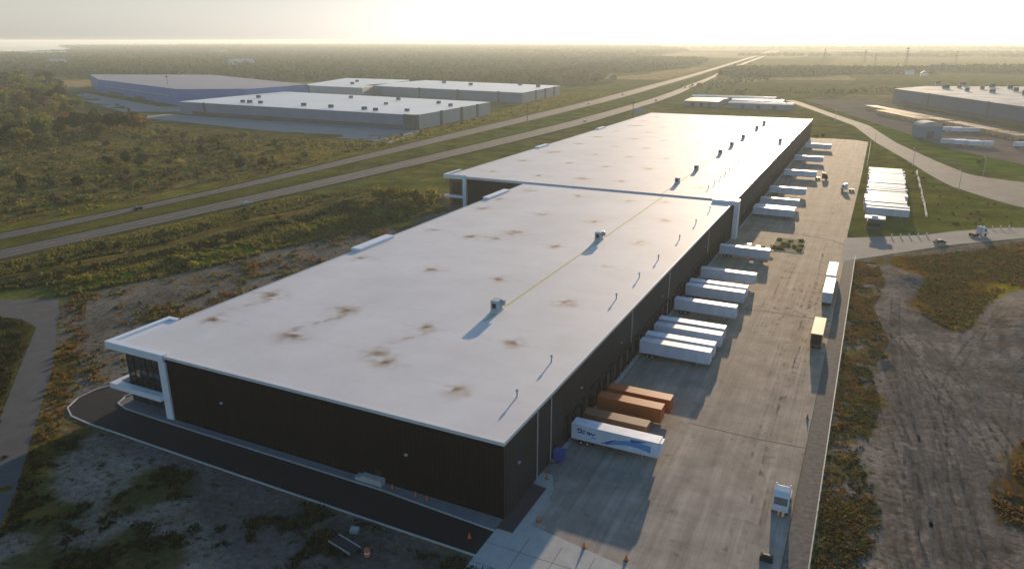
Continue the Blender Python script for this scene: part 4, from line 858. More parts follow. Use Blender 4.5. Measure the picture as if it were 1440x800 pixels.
WA = [(-628, 531), (-338, 516), (-345, 660), (-640, 692)]
far_warehouse('warehouse', 'grey blue warehouse with white roof across the highway, nearest of its group', WA, 12, {None: M['wall_bluegrey'], 1: M['wall_pale']}, M['roof_far'],
    [(1, 0, 3, M['wall_dark']), (1, .28, 4, M['wall_dark']), (1, .55, 4, M['wall_dark']), (1, .78, 4, M['wall_dark']), (0, .955, 13, M['wall_dark']), (0, .12, 2, M['wall_dark'])], [(0, .06, .95, 0, 3.2, M['wall_dark'])])
roof_boxes('units on the nearest grey blue warehouse', 'small dark unit on the nearest grey blue warehouse roof', [(-560, 548, 1.2), (-548, 545, 1.4), (-536, 547, 1.2), (-480, 544, 1.3), (-445, 540, 1.3), (-405, 536, 1.3), (-390, 532, 1.2), (-363, 540, 1.1), (-500, 640, 1.2), (-440, 640, 1.2), (-380, 620, 1.2), (-355, 600, 1.2), (-420, 590, 1), (-590, 600, 1.3)], 12)
WB_ = [(-632, 838), (-374, 797), (-388, 946), (-628, 988)]
far_warehouse('warehouse', 'grey warehouse with white roof behind the nearest grey blue one', WB_, 12, {None: M['wall_bluegrey'], 1: M['wall_pale']}, M['roof_far'],
    [(0, .05, 3, M['wall_dark']), (0, .38, 4, M['wall_dark']), (0, .62, 4, M['wall_dark']), (0, .86, 4, M['wall_dark']), (1, .3, 5, M['wall_dark']), (1, .55, 5, M['wall_dark']), (1, .8, 5, M['wall_dark'])])
roof_boxes('units on the rear white roofed warehouse', 'small dark unit on the rear white roofed warehouse', [(-560, 930, 1.5), (-500, 900, 1.5), (-440, 930, 1.5), (-400, 900, 1.5)], 12)
far_warehouse('warehouse', 'small white roofed warehouse left behind the rear grey one', [(-712, 806), (-600, 792), (-655, 985), (-780, 990)], 12, {None: M['wall_bluegrey'], 0: M['wall_pale']}, M['roof_far'], [(0, .1, 4, M['wall_dark'])])
roof_boxes('units on the small rear warehouse', 'small unit on the small rear warehouse roof', [(-660, 850, 1.4), (-690, 900, 1.4)], 12)
far_warehouse('warehouse', 'low blue sided shed with dull grey roof at far left of the warehouses', [(-990, 705), (-710, 600), (-640, 640), (-640, 735), (-960, 880), (-1140, 800)], 18, M['wall_blue'], M['roof_grey'], None, [(0, .1, .9, 9.2, 10.1, M['wall_pale']), (0, .15, .35, 0, 3.6, M['wall_dark']), (0, .5, .62, 0, 3.6, M['wall_dark'])])
# right-hand distribution centre
WR = [(104, 745), (15, 945), (34, 985), (300, 1260), (420, 900), (190, 560)]
WR = [(15, 1000), (125, 745), (230, 500), (480, 620), (330, 1180), (50, 1070)]
far_warehouse('warehouse', 'blue grey warehouse with mottled pale roof beyond the gravel lot at right', WR, 16, mat('wall_slate', (.12, .175, .235), .8, .1, .05, spec=.05), M['roof_mottled'], [(0, .3, 3, M['wall_dark']), (0, .7, 3, M['wall_dark'])], [(0, .08, .95, .8, 4.0, M['wall_dark'])])
roof_boxes('units on the right hand warehouse', 'dark unit on the mottled roof of the right hand warehouse', [(70 + 22 * (k % 6) + random.uniform(-8, 8), 1010 - 24 * (k % 6) + 55 * (k // 6) + random.uniform(-12, 12), random.uniform(1.6, 2.6)) for k in range(18)], 16)
# long rows of trailers in front of it
def make_lot_trailer(m, rm):
    o = MB().box(-6.2, -1.25, 1.1, 6.2, 1.25, 3.9).box(-5.6, -1.1, 0, -3.2, 1.1, 1.1).box(4.0, -.6, 0, 4.3, .6, 1.1).build('semi_trailer', m); return tag(o, 'tan topped trailer in the long rows beside the blue grey warehouse', 'trailer', 'trailer rows beside the right hand warehouse')
lt = make_lot_trailer(M['trailer_tan'], None); used = False
d = np.array([100 + 6.0, 656 - 895.0]); L = np.hypot(*d); d /= L; ang = math.atan2(d[1], d[0]) + math.pi / 2
for (p0, n, off) in (((-6, 893), 66, 0), ((5, 835), 22, 0)):
    for k in range(n):
        if random.random() < .08: continue
        q = np.array(p0) + d * (k * 4.0)
        if not used: o = lt; used = True
        else: o = lt.copy(); col.objects.link(o)
        o.location = (q[0], q[1], 0); o.rotation_euler = (0, 0, ang + random.uniform(-.02, .02))
for k, (x, y) in enumerate([(48, 690), (56, 688), (64, 690), (44, 602), (52, 600), (60, 598), (88, 606), (94, 603)]):
    TW.put((x, y, 0), R(20), 'white trailer on the gravel lot, %s' % ('behind the round grey tank', 'middle of the three behind the tank', 'right end of the three behind the tank', 'nearest the green verge', 'middle of the three by the verge', 'right end of the three by the verge', 'left one at the picture edge', 'right one at the picture edge')[k], 'white trailers on the gravel lot')
tk = thing('storage_building', 'blue grey block building with rounded roof on the gravel lot', 'building', (36.5, 648, 0), R(20))
MB().box(-8, -7, 0, 8, 7, 8.5).build('wall', M['wall_bluegrey'], tk)
arc = [(8 * math.cos(a), 8.5 + 3.4 * math.sin(a)) for a in np.linspace(0, math.pi, 13)]; MB().loft([[(x, -7.2, z) for x, z in arc], [(x, 7.2, z) for x, z in arc]]).build('roof', M['wall_pale'], tk); MB().box(-2.5, -7.06, 0, 2.5, -7.0, 5).build('door', M['wall_dark'], tk)
# sheds with bright roofs beyond the far end of the long warehouse
for k, (x0, y0, x1, y1, lab) in enumerate([(-146, 838, -80, 854, 'long low shed with bright roof just beyond the long warehouse'), (-150, 880, -95, 898, 'middle shed of three with a bright roof beyond the long warehouse'), (-205, 922, -108, 938, 'rearmost long shed of three beyond the long warehouse'), (-196, 846, -158, 905, 'dark shed left of the three bright roofed sheds')]):
    t = thing('shed', lab, 'shed', ((x0 + x1) / 2, (y0 + y1) / 2, 0)); w, dd = (x1 - x0) / 2, (y1 - y0) / 2
    MB().box(-w, -dd, 0, w, dd, 5.6).build('wall', M['wall_bluegrey'], t)
    MB().loft([[(-w - .5, -dd - .5, 5.62), (w + .5, -dd - .5, 5.62), (w + .5, dd + .5, 5.62), (-w - .5, dd + .5, 5.62)], [(-w - .5, -.2, 7.0), (w + .5, -.2, 7.0), (w + .5, .2, 7.0), (-w - .5, .2, 7.0)]]).build('roof', M['roof_far'] if k < 3 else M['wall_dark'], t)
    for q in range(3): MB().box(-w * .6 + q * w * .5, -dd - .06, 0, -w * .6 + q * w * .5 + 4, -dd - .01, 4).build('door', M['wall_dark'], t)
# farmhouses and distant roofs
HS = None
for k, (x, y, s, lab) in enumerate([(-1730, 1700, 5, 'pale roofed building in the far woods behind the blue shed'), (-2250, 1480, 3, 'small pale house in the woods at far left'), (30, 1900, 1.4, 'white farmhouse nearest the right hand warehouse'), (52, 1840, 1.2, 'white farm shed beside the farmhouse'), (78, 1790, 1.3, 'pale farm building in the far hedge'), (120, 2280, 1.5, 'pale barn among the pylons'), (150, 2300, 1.6, 'pale barn right of the other barn among pylons'), (-3900, 2500, 14, 'big white building at the far left by the lake'), (-3300, 3100, 5, 'white far building among woods near the lake')]):
    if HS is None:
        t = thing('farm_building', lab, 'building'); MB().box(-7, -5, 0, 7, 5, 4.5).build('wall', M['white_metal'], t); MB().loft([[(-7.4, -5.4, 4.5), (7.4, -5.4, 4.5), (7.4, 5.4, 4.5), (-7.4, 5.4, 4.5)], [(-7.4, -.1, 8), (7.4, -.1, 8), (7.4, .1, 8), (-7.4, .1, 8)]]).build('roof', M['wall_pale'], t); HS = Maker(t)
    HS.put((x, y, 0), random.uniform(0, 3), lab, 'distant buildings', (s, s, min(s, 2.2)))

# pylons and poles
def make_pylon():
    t = thing('pylon', '-', 'pylon', group='power line pylons on the plain')
    b = MB(); H = 46
    for sx in (-1, 1):
        for sy in (-1, 1): b.tube((sx * 4.5, sy * 4.5, 0), (sx * .9, sy * .9, H * .62), .32, .25, n=4).tube((sx * .9, sy * .9, H * .62), (sx * .3, sy * .3, H), .25, .2, n=4)
    for k in range(6):
        z0, z1 = H * .62 * k / 6, H * .62 * (k + 1) / 6; w0, w1 = 4.5 - 3.6 * k / 6, 4.5 - 3.6 * (k + 1) / 6
        for s in (-1, 1): b.tube((-w0, s * w0, z0), (w1, s * w1, z1), .14, n=4).tube((w0, s * w0, z0), (-w1, s * w1, z1), .14, n=4).tube((s * w0, -w0, z0), (s * w1, w1, z1), .14, n=4)
    b.build('tower', M['black_metal'], t)
    for z, w in ((H * .64, 9), (H * .78, 7.5), (H * .91, 5.5)): MB().loft([[(-w, -.2, z), (-w, .2, z), (-w, .2, z + .4), (-w, -.2, z + .4)], [(0, -.7, z - .6), (0, .7, z - .6), (0, .7, z + 1.6), (0, -.7, z + 1.6)], [(w, -.2, z), (w, .2, z), (w, .2, z + .4), (w, -.2, z + .4)]]).build('crossarm', M['black_metal'], t)
    return t
PY = Maker(make_pylon())
for k, (x, y, s, lab) in enumerate([(-56, 2646, .95, 'far pylon left of the tallest one'), (-23, 2437, .75, 'short pylon just left of the tallest pylon'), (54, 2344, 1.15, 'tallest pylon on the right hand plain'), (190, 2600, .9, 'pylon right of the tallest one'), (-178, 2700, 1.0, 'pylon above the treeline left of the others'), (520, 3300, 1.1, 'rightmost faint pylon on the hazy plain')]):
    PY.put((x, y, 0), R(30), lab, None, (s, s, s))
po = thing('utility_pole', '-', 'utility pole', group='utility poles on the plain'); MB().tube((0, 0, 0), (0, 0, 16), .35, .24, n=6).build('pole', M['wood_pole'], po); MB().box(-2, -.2, 14.2, 2, .2, 14.6).build('crossarm', M['wood_pole'], po); PO = Maker(po)
for k in range(16):
    x = -330 + 52 * k + random.uniform(-15, 15); PO.put((x, 1750 + 9 * k + random.uniform(-80, 120), 0), .4, 'tall wooden utility pole in the far hedge line across the plain', None, (1.2, 1.2, random.uniform(1.0, 1.7)))
for k, (x, y) in enumerate([(-797, 660), (-208, 690), (-287, 622)]): PO.put((x, y, 0), .4, ('lone tall pole before the low blue sided shed', 'utility pole at the roadside beyond the far roof', 'utility pole on the verge opposite the warehouses')[k], None, (1.2, 1.2, (1.9, 1, 1)[k]))
t = thing('sign_panel', 'blue grey roadside panel by the highway beyond the far roof', 'sign', (-205, 700, 0), R(25)); MB().box(-4, -.15, 3, 4, .15, 8).build('panel', M['hvac'], t)
for s in (-1, 1): MB().tube((s * 3, .3, 0), (s * 3, .3, 8), .2, n=6).build('post', M['galv'], t)

# ------------------------------------------------------------------ tyre marks on the bare lot and on the yard
def mark_mat(name, c, lo, hi, scale, maxa):
    m = bpy.data.materials.new(name); m.use_nodes = True; t = m.node_tree; p = t.nodes['Principled BSDF']; p.inputs['Base Color'].default_value = (*c, 1); p.inputs['Roughness'].default_value = .95; p.inputs['Specular IOR Level'].default_value = 0
    tc = t.nodes.new('ShaderNodeTexCoord'); n = t.nodes.new('ShaderNodeTexNoise'); n.inputs['Scale'].default_value = scale; n.inputs['Detail'].default_value = 5; t.links.new(tc.outputs['Object'], n.inputs['Vector'])
    r = t.nodes.new('ShaderNodeMapRange'); r.inputs[1].default_value = lo; r.inputs[2].default_value = hi; r.inputs[4].default_value = maxa; t.links.new(n.outputs[0], r.inputs[0]); t.links.new(r.outputs[0], p.inputs['Alpha']); return m
def marks(name, curves, w, m, lift, follow):
    Vs = []; Fs = []; k0 = 0
    for P in curves:
        P = np.array(P, float); d = np.gradient(P, axis=0); d /= np.hypot(d[:, 0], d[:, 1])[:, None]; n = np.c_[-d[:, 1], d[:, 0]]
        for off in (-1.0, 1.0):
            A = P + n * (off - w / 2); B = P + n * (off + w / 2); Q = np.r_[A, B]; z = (gzv(Q[:, 0], Q[:, 1]) if follow else 0) + lift
            Vs.append(np.c_[Q, z * np.ones(len(Q))]); q = np.arange(len(P) - 1); Fs.append(np.stack([q, q + 1, q + 1 + len(P), q + len(P)], -1) + k0); k0 += len(Q)
        lift += .0006
    o = fastmesh(name, np.concatenate(Vs), np.concatenate(Fs), m); o['kind'] = 'structure'; return o
def lot_curves(n, seed):
    r = random.Random(seed); out = []
    for k in range(n):
        x0 = r.uniform(12, 44); y0 = r.uniform(62, 120); L = r.uniform(50, 130); a = math.pi / 2 + r.uniform(-.06, .14); P = []; bend = r.uniform(-.006, .006); x, y = x0, y0
        for i in range(int(L / 1.5)):
            P.append((x, y)); a += bend * (1 if i < L * .35 else 1.6) + r.uniform(-.006, .006); x += 1.5 * math.cos(a); y += 1.5 * math.sin(a)
            if x < 10 or y > 258 or x > 120: break
        if len(P) > 8: out.append(P)
    return out
marks('tyre_track', lot_curves(19, 5), .55, mark_mat('soil_dark', (.09, .08, .07), .38, .66, .5, .5), .03, True)
marks('tyre_track', lot_curves(18, 9), .6, mark_mat('soil_pale', (.22, .20, .175), .40, .66, .5, .5), .035, True)
yc = []
for k in range(30):
    y = random.uniform(112, 330); x = random.uniform(-26, -20); R_ = random.uniform(10, 17); s_ = random.choice([-1, 1]); th = np.linspace(0, 1.45, 18)
    yc.append([(x + R_ * math.sin(a), y + s_ * R_ * (1 - math.cos(a))) for a in th] + [(x + R_ + .4 * j * .1, y + s_ * (R_ + j * 3.0)) for j in range(1, 9)])
for k in range(12):
    x = random.uniform(-20, -7); y = random.uniform(85, 220); yc.append([(x + .7 * math.sin(j * .12 + k), y + 3 * j) for j in range(30)])
yc = [[q for q in P if -42 < q[0] < -3.4 and 88 < q[1] < 590] for P in yc]
marks('tyre_track', [P for P in yc if len(P) > 5], .42, mark_mat('rubber_mark', (.06, .055, .05),   .45, .75, .35, .2), .009, False)

# ------------------------------------------------------------------ vegetation
LM = {}
LM['green'] = leafmat('leaf_green', (.08, .105, .024), (.165, .185, .042))
LM['dark'] = leafmat('leaf_dark', (.028, .044, .015), (.062, .08, .024))
LM['yellow'] = leafmat('leaf_yellow', (.19, .185, .034), (.28, .235, .045))
LM['orange'] = leafmat('leaf_orange', (.17, .095, .026), (.24, .13, .032))
LM['grey'] = leafmat('leaf_grey', (.07, .062, .045), (.10, .085, .06))
LM['far'] = leafmat('leaf_far', (.034, .056, .02), (.07, .095, .03), .2)
def leaf_cloud(n, lobes, size, seed):
    r = np.random.default_rng(seed); c = np.array([l[:3] for l in lobes]); rad = np.array([l[3] for l in lobes])
    k = r.choice(len(lobes), n, p=rad ** 2 / np.sum(rad ** 2)); d = r.normal(size=(n, 3)); d /= np.linalg.norm(d, axis=1)[:, None]
    P = c[k] + d * (rad[k] * r.uniform(.45, 1.06, n) ** .6)[:, None] * np.array([1, 1, .85])
    P[:, 2] = np.abs(P[:, 2]); nrm = d + r.normal(size=(n, 3)) * .75; nrm /= np.linalg.norm(nrm, axis=1)[:, None]
    u = np.cross(nrm, r.normal(size=(n, 3))); u /= np.linalg.norm(u, axis=1)[:, None]; w = np.cross(nrm, u)
    s = (size * r.uniform(.55, 1.35, n))[:, None]; e = r.uniform(.6, 1.0, n)[:, None]
    V = np.stack([P - u * s - w * s * e * .4, P + u * s * .3 - w * s * e, P + u * s + w * s * e * .3, P - u * s * .2 + w * s * e], 1).reshape(-1, 3)
    return V, np.arange(n * 4).reshape(n, 4)
def make_tree(name, h, w, lm, seed, n=420, trunk=.28, cat='tree'):
    r = random.Random(seed); t = thing(name, '-', cat)
    lob = [(0, 0, h * .62, w * .36)]
    for k in range(9):
        a = k * 2.4 + r.uniform(-.4, .4); z = h * r.uniform(.34, .86); q = w * .5 * r.uniform(.35, .8) * (1.15 - abs(z / h - .5)); lob.append((q * math.cos(a), q * math.sin(a), z, w * r.uniform(.15, .26)))
    V, F = leaf_cloud(n, lob, w * .062, seed); fastmesh('crown', V, F, lm, parent=t)
    b = MB().tube((0, 0, -.4), (0, 0, h * trunk), .03 * h, .022 * h, 7).tube((0, 0, h * trunk), (.02 * h, .01 * h, h * .75), .022 * h, .006 * h, 6)
    for l in lob[1:6]: b.tube((0, 0, h * .3), (l[0] * .9, l[1] * .9, l[2]), .012 * h, .004 * h, 5)
    b.build('trunk', M['bark'], t); return t
def make_bush(name, h, w, lm, seed, n=150):
    r = random.Random(seed); t = thing(name, '-', 'bush'); lob = []
    for k in range(6):
        a = k * 2.4; q = w * .5 * r.uniform(.1, .65); lob.append((q * math.cos(a), q * math.sin(a), h * r.uniform(.25, .6), w * r.uniform(.18, .3)))
    V, F = leaf_cloud(n, lob, w * .085, seed); fastmesh('foliage', V, F, lm, parent=t)
    b = MB()
    for l in lob[:4]: b.tube((0, 0, -.2), (l[0] * .8, l[1] * .8, l[2]), .04 * w, .012 * w, 5)
    b.build('stem', M['bark'], t); return t
TREES = {k: [Maker(make_tree('tree', 10.5, 10.5 if k != 'dark' else 10, LM[k], 11 * i + j, 520)) for j in range(2)] for i, k in enumerate(('green', 'dark', 'yellow', 'orange', 'grey'))}
BUSH = {k: [Maker(make_bush('bush', 3, 4, LM[k], 101 + 7 * i + j, 170)) for j in range(2)] for i, k in enumerate(('green', 'dark', 'yellow', 'orange', 'grey'))}
def put(kind, bank, x, y, s, label, group, sz=None):
    random.choice(bank[kind]).put((x, y, gz(x, y) - .05), random.uniform(0, 6.28), label, group, (s * random.uniform(.85, 1.15), s * random.uniform(.85, 1.15), (sz or s) * random.uniform(.85, 1.15)))
# dark clump by the track, and the round tree in front of it
for (x, y, s, k) in [(-575, 384, 1.35, 'dark'), (-585, 395, 1.5, 'dark'), (-562, 392, 1.45, 'dark'), (-548, 396, 1.5, 'dark'), (-538, 406, 1.45, 'dark'), (-553, 410, 1.5, 'dark'), (-598, 388, 1.1, 'dark'), (-571, 408, 1.4, 'dark')]:
    put(k, TREES, x, y, s, 'dark dense tree in the round clump on the left field', 'dark tree clump')
put('orange', TREES, -524, 402, 1.35, 'rust coloured tree at the right end of the dark clump', None); put('green', TREES, -527, 366, 1.25, 'pale green rounded tree standing before the dark clump', None); put('dark', TREES, -558, 357, 1.1, 'grey green tree at the left front of the dark clump', None)
put('dark', TREES, -312, 298, .62, 'lone dark conical bush tree near the highway', None, .95)
for (x, y, s) in [(-395, 290, .8), (-388, 296, .75), (-402, 284, .7), (-380, 287, .6), (-368, 298, .5)]: put('dark', TREES, x, y, s, 'dark tree in the loose group midway across the left field', 'mid field tree group')
for (x, y, s) in [(-413, 375, .7), (-378, 352, .6), (-372, 330, .45), (-350, 330, .5), (-418, 405, .7)]: put('green', TREES, x, y, s, 'small tree on the brown grass left of the grey blue warehouse lot', 'small trees by the warehouse lot')
# autumn woods at far left
PL = np.array([(-520, 285), (-495, 312), (-550, 352), (-640, 420), (-795, 540), (-1030, 685), (-1300, 830), (-1700, 860), (-1250, 560), (-760, 330)])
pts = []
while len(pts) < 235:
    x = -495 - 1150 * random.random() ** 1.5; y = random.uniform(285, 860)
    if sdpoly(np.array([x]), np.array([y]), PL)[0] < 0 and all((x - a) ** 2 + (y - c) ** 2 > 60 for a, c in pts): pts.append((x, y))
for x, y in pts:
    k = random.choices(['green', 'yellow', 'orange', 'grey', 'dark'], [6, 2.2, .4, 1, 2.6])[0]
    put(k, TREES, x, y, random.uniform(.9, 1.5) * (1 + .0007 * (-x - 500)), {'green': 'green tree', 'yellow': 'yellowing tree', 'orange': 'orange autumn tree', 'grey': 'grey brown bare looking tree', 'dark': 'dark green tree'}[k] + ' in the autumn woods at far left', 'autumn woods at far left, ' + k)
# scattered bushes on the left field
n = 0
while n < 105:
    x, y = random.uniform(-640, -306), random.uniform(150, 420)
    if y > 300 and random.random() < .55: continue
    if x < -520 and y > 330: continue
    if fbm(np.array(x / 45), np.array(y / 30), 21) < .47: continue
    k = random.choices(['green', 'yellow', 'orange', 'dark', 'grey'], [3.5, 1.2, .4, 5, .8])[0]
    put(k, BUSH, x, y, random.uniform(.8, 2.1), {'green': 'green bush', 'yellow': 'yellow green bush', 'orange': 'rusty orange bush', 'grey': 'grey brown bush', 'dark': 'dark bush'}[k] + ' scattered on the field left of the highway', 'bushes on the left field, ' + k); n += 1
# hedge line along the ditch to the warehouse lot
for k in range(20):
    u = k / 19; x = np.interp(u, [0, .4, .75, 1], [-762, -488, -375, -274 - 34]); y = np.interp(u, [0, .4, .75, 1], [561, 406, 355, 318])
    put(random.choice(['dark', 'dark', 'green', 'yellow']), BUSH, x + random.uniform(-4, 4), y + random.uniform(-3, 3), random.uniform(.9, 1.5), 'bush in the dark hedge running along the ditch to the grey blue warehouse lot', 'ditch hedge')
for k in range(15):
    y = 430 + k * 23 + random.uniform(-6, 6); x = np.interp(y, HY, f_out) - random.uniform(6, 26)
    put(random.choice(['yellow', 'green', 'orange', 'dark']), BUSH, x, y, random.uniform(.6, 1.2), 'bush on the yellow verge between highway and the grey warehouses', 'verge bushes')
# bush band between the highway and the near building
n = 0
while n < 88:
    x, y = random.uniform(-262, -162), random.uniform(95, 298)
    if sdpoly(np.array([x]), np.array([y]), BAND)[0] > -3: continue
    v = float(band_v(np.array(x), np.array(y)) + .22 * (fbm(np.array(x / 16), np.array(y / 34), 91) - .5))
    if .44 < v < .64 and random.random() < .85: continue
    if v > .84 and random.random() < .6: continue
    k = random.choices(['green', 'yellow', 'dark', 'orange'], [4, 3, .5, .3] if .07 < v < .3 else [1.5, .5, 5, .6])[0]
    put(k, BUSH, x, y, random.uniform(.45, 1.05), {'green': 'green bush', 'yellow': 'yellow green bush', 'orange': 'rusty bush', 'dark': 'dark bush'}[k] + ' in the overgrown band between highway and long warehouse', 'overgrown band bushes, ' + k); n += 1
for k in range(9): put('yellow', TREES, -180 + random.uniform(-9, 8), 262 + random.uniform(-9, 14), random.uniform(.45, .7), 'yellow green tree beside the soil mounds at the roof joint corner', 'yellow trees by the joint corner')
for k in range(14):
    x, y = random.uniform(-26, -17), random.uniform(266, 281); put(random.choice(['green', 'yellow']), BUSH, x, y, random.uniform(.55, .8), 'leafy bush on the kerbed island in the yard', 'island bushes', .38)
isl = flat('planting_island', [(-27, 263), (-16.5, 263), (-16.5, 282), (-27, 282)], .14, mat('island_soil', (.07, .085, .025), .95, .3, .6)); kb = MB(); kerb_line(kb, [(-27, 263), (-16.5, 263), (-16.5, 282), (-27, 282), (-27, 263.2)], .3, .16); struct('island_kerb', kb.build('island_kerb', M['kerb']))
n = 0
while n < 40:
    x, y = random.uniform(4, 62), random.uniform(316, 460)
    if sdpoly(np.array([x]), np.array([y]), TRI_R)[0] > -3 or (x < 20 and y > 328): continue
    put('dark', BUSH, x, y, random.uniform(.22, .42), 'small dark shrub planted on the grass triangle right of the parked trailers', 'shrubs on the grass triangle'); n += 1
put('green', BUSH, 9.5, 178, .7, 'bright green bush at the edge of the bare lot', None); put('green', BUSH, 60, 520, 1.4, 'round green bush on the verge of the curving road', None)
for k in range(6): put('dark', BUSH, -40 + random.uniform(-14, 8), 612 + random.uniform(-2, 12), random.uniform(.5, .9), 'bush at the far end of the yard behind the last dock trailer', 'bushes at the yard end')

# low shrubs on the bare plots
SHRUB = {k: [Maker(make_bush('shrub', 2.2, 3, LM[k], 301 + 7 * i + j, 110)) for j in range(2)] for i, k in enumerate(('dark', 'orange', 'yellow'))}
for kk in SHRUB.values():
    for m_ in kk: m_.p['category'] = 'shrub'
n = 0
while n < 85:
    x, y = random.uniform(-200, -131), random.uniform(82, 225)
    if sdpoly(np.array([x]), np.array([y]), DIRT_L)[0] > -2 or sdpoly(np.array([x]), np.array([y]), DRIVEWAY)[0] < 2: continue
    k = random.choices(['dark', 'orange', 'yellow'], [4, 3, 2])[0]
    put(k, SHRUB, x, y, random.uniform(.3, .75), {'dark': 'dark low shrub', 'orange': 'rusty low shrub', 'yellow': 'yellow green low shrub'}[k] + ' on the bare plot left of the long warehouse', 'shrubs on the bare plot, ' + k, random.uniform(.35, .8)); n += 1
n = 0
while n < 30:
    x, y = random.uniform(-140, -62), random.uniform(44, 75)
    if sdpoly(np.array([x]), np.array([y]), DIRT_BL)[0] > -1.5: continue
    put('dark', SHRUB, x, y, random.uniform(.35, .8), 'dark low shrub on the shaded soil below the black driveway', 'shrubs below the driveway', random.uniform(.25, .5)); n += 1

# stuff: weeds and grass tufts
def tufts(name, label, pts, size, lm, per=5, seed=1, flat_=.9):
    r = np.random.default_rng(seed); n = len(pts); P = np.repeat(pts, per, 0); m_ = len(P)
    sc_ = np.repeat(size * r.uniform(.5, 1.4, n), per)[:, None]
    P = P + np.c_[r.normal(size=(m_, 2)) * sc_ * .55, np.zeros(m_)]; a = r.uniform(0, 6.28, m_); u = np.c_[np.cos(a), np.sin(a), np.zeros(m_)]
    lean = np.c_[r.normal(size=(m_, 2)) * .45, np.full(m_, flat_)] * sc_; w = u * sc_ * .42
    V = np.stack([P - w, P + w, P + w * .6 + lean, P - w * .7 + lean * r.uniform(.7, 1.1, (m_, 1))], 1).reshape(-1, 3)
    o = fastmesh(name, V, np.arange(m_ * 4).reshape(m_, 4), lm); o['kind'] = 'stuff'; o['label'] = label; return o
def scatter(n, box, poly, thr, s, seed, margin=-.5, ns=14):
    r = np.random.default_rng(seed); x = r.uniform(box[0], box[1], n); y = r.uniform(box[2], box[3], n)
    ok = (sdpoly(x, y, poly) < margin) & (fbm(x / ns, y / ns, 1 if ns == 14 else seed + 50) + .03 * r.normal(size=n) + .55 * (vnoise(x / 2.6, y / 2.6, seed) - .5) > thr)
    ok &= sdpoly(x, y, DRIVEWAY) > .8; ok &= sdpoly(x, y, GRAVEL_ROAD) > .5
    x, y = x[ok], y[ok]; return np.c_[x, y, gzv(x, y) - .03]
WM = {'weed_orange': leafmat('weed_orange', (.15, .085, .028), (.26, .15, .045), .4), 'weed_olive': leafmat('weed_olive', (.085, .085, .026), (.15, .14, .042), .45), 'weed_dark': leafmat('weed_dark', (.03, .034, .014), (.065, .062, .022), .3), 'weed_yellow': leafmat('weed_yellow', (.17, .17, .036), (.25, .22, .055), .45)}
def bandsel(P, rs):
    v = band_v(P[:, 0], P[:, 1]) + .22 * (fbm(P[:, 0] / 16, P[:, 1] / 34, 91) - .5); k = np.zeros(len(P), bool)
    for a, c in rs: k |= (v > a) & (v < c)
    return P[k]
VERGE = [(-110, 40), (-137, 67), (-158, 84), (-178, 99), (-199, 114), (-196, 124), (-172, 108), (-150, 90), (-130, 72), (-104, 44)]
LEFTV = [(-106, 34), (-126, 52.5), (-142, 67.5), (-159, 81), (-175, 94), (-186.5, 103.5), (-196, 105.5), (-207, 103.5), (-234, 83), (-256, 63), (-256, 30), (-120, 30)]
strip_poly = [(.7, 60), (.7, 262), (7, 262), (9.5, 240), (6.5, 215), (10.5, 190), (7, 170), (9, 150), (6, 130), (9.5, 112), (7, 95), (9, 60)]
tufts('weeds', 'orange brown weeds on the bare plot left of the long warehouse', scatter(9000, (-204, -128, 76, 240), DIRT_L, .60, .5, 71), .55, WM['weed_orange'], seed=2)
tufts('weeds', 'olive weeds on the bare plot left of the long warehouse', scatter(8000, (-204, -128, 76, 240), DIRT_L, .62, .5, 72), .6, WM['weed_olive'], seed=3)
tufts('weeds', 'orange and yellow weeds along the edge of the gravel road', scatter(5000, (-200, -104, 40, 124), VERGE, .35, .5, 85, 0, 6), .5, WM['weed_orange'], seed=21)
tufts('grass', 'rough dark grass on the outer side of the gravel road', scatter(14000, (-256, -108, 30, 104), LEFTV, .40, .5, 86, -.3, 8), .7, WM['weed_dark'], seed=22)
tufts('grass', 'dark grass patches on the grey soil below the driveway', scatter(26000, (-150, -30, 40, 78), DIRT_BL, .66, .5, 73), .3, WM['weed_dark'], seed=4)
tufts('weeds', 'rusty weeds among the grass below the driveway', scatter(9000, (-150, -30, 40, 78), DIRT_BL, .72, .5, 73), .3, WM['weed_orange'], seed=5)
tufts('weeds', 'rusty weeds along the fence on the bare lot', scatter(9000, (0, 11, 60, 262), strip_poly, .50, .5, 74, 0, 6), .27, WM['weed_orange'], seed=6)
tufts('weeds', 'yellow green weeds along the fence on the bare lot', scatter(9000, (0, 11, 60, 262), strip_poly, .50, .5, 174, 0, 6), .27, WM['weed_olive'], seed=31)
tufts('weeds', 'dark weeds along the fence on the bare lot', scatter(8000, (0, 11, 60, 262), strip_poly, .46, .5, 75, 0, 6), .24, WM['weed_dark'], seed=7)
tufts('weeds', 'orange weeds in patches on the bare lot', np.concatenate([scatter(9000, (10, 110, 200, 345), VEG_R, .42, .5, 76), scatter(5000, (24, 62, 116, 152), VEG_R2, .46, .5, 77)]), .45, WM['weed_orange'], seed=8)
tufts('weeds', 'olive weeds in patches on the bare lot', scatter(11000, (10, 110, 200, 345), VEG_R, .46, .5, 78), .45, WM['weed_olive'], seed=9)
tufts('grass', 'tall olive grass in the band beside the highway', bandsel(scatter(30000, (-262, -160, 90, 300), BAND, .34, .5, 79, 0), ((-.1, .07), (.28, .46), (.66, .84))), .8, WM['weed_olive'], seed=10)
tufts('grass', 'yellow green grass in the band beside the highway', bandsel(scatter(30000, (-262, -160, 90, 300), BAND, .36, .5, 80, 0), ((.07, .28), (.86, 1.0))), .8, WM['weed_yellow'], seed=11)
LFP = [(-305, 140), (-296, 300), (-310, 430), (-480, 430), (-640, 450), (-700, 300), (-560, 180), (-420, 120)]
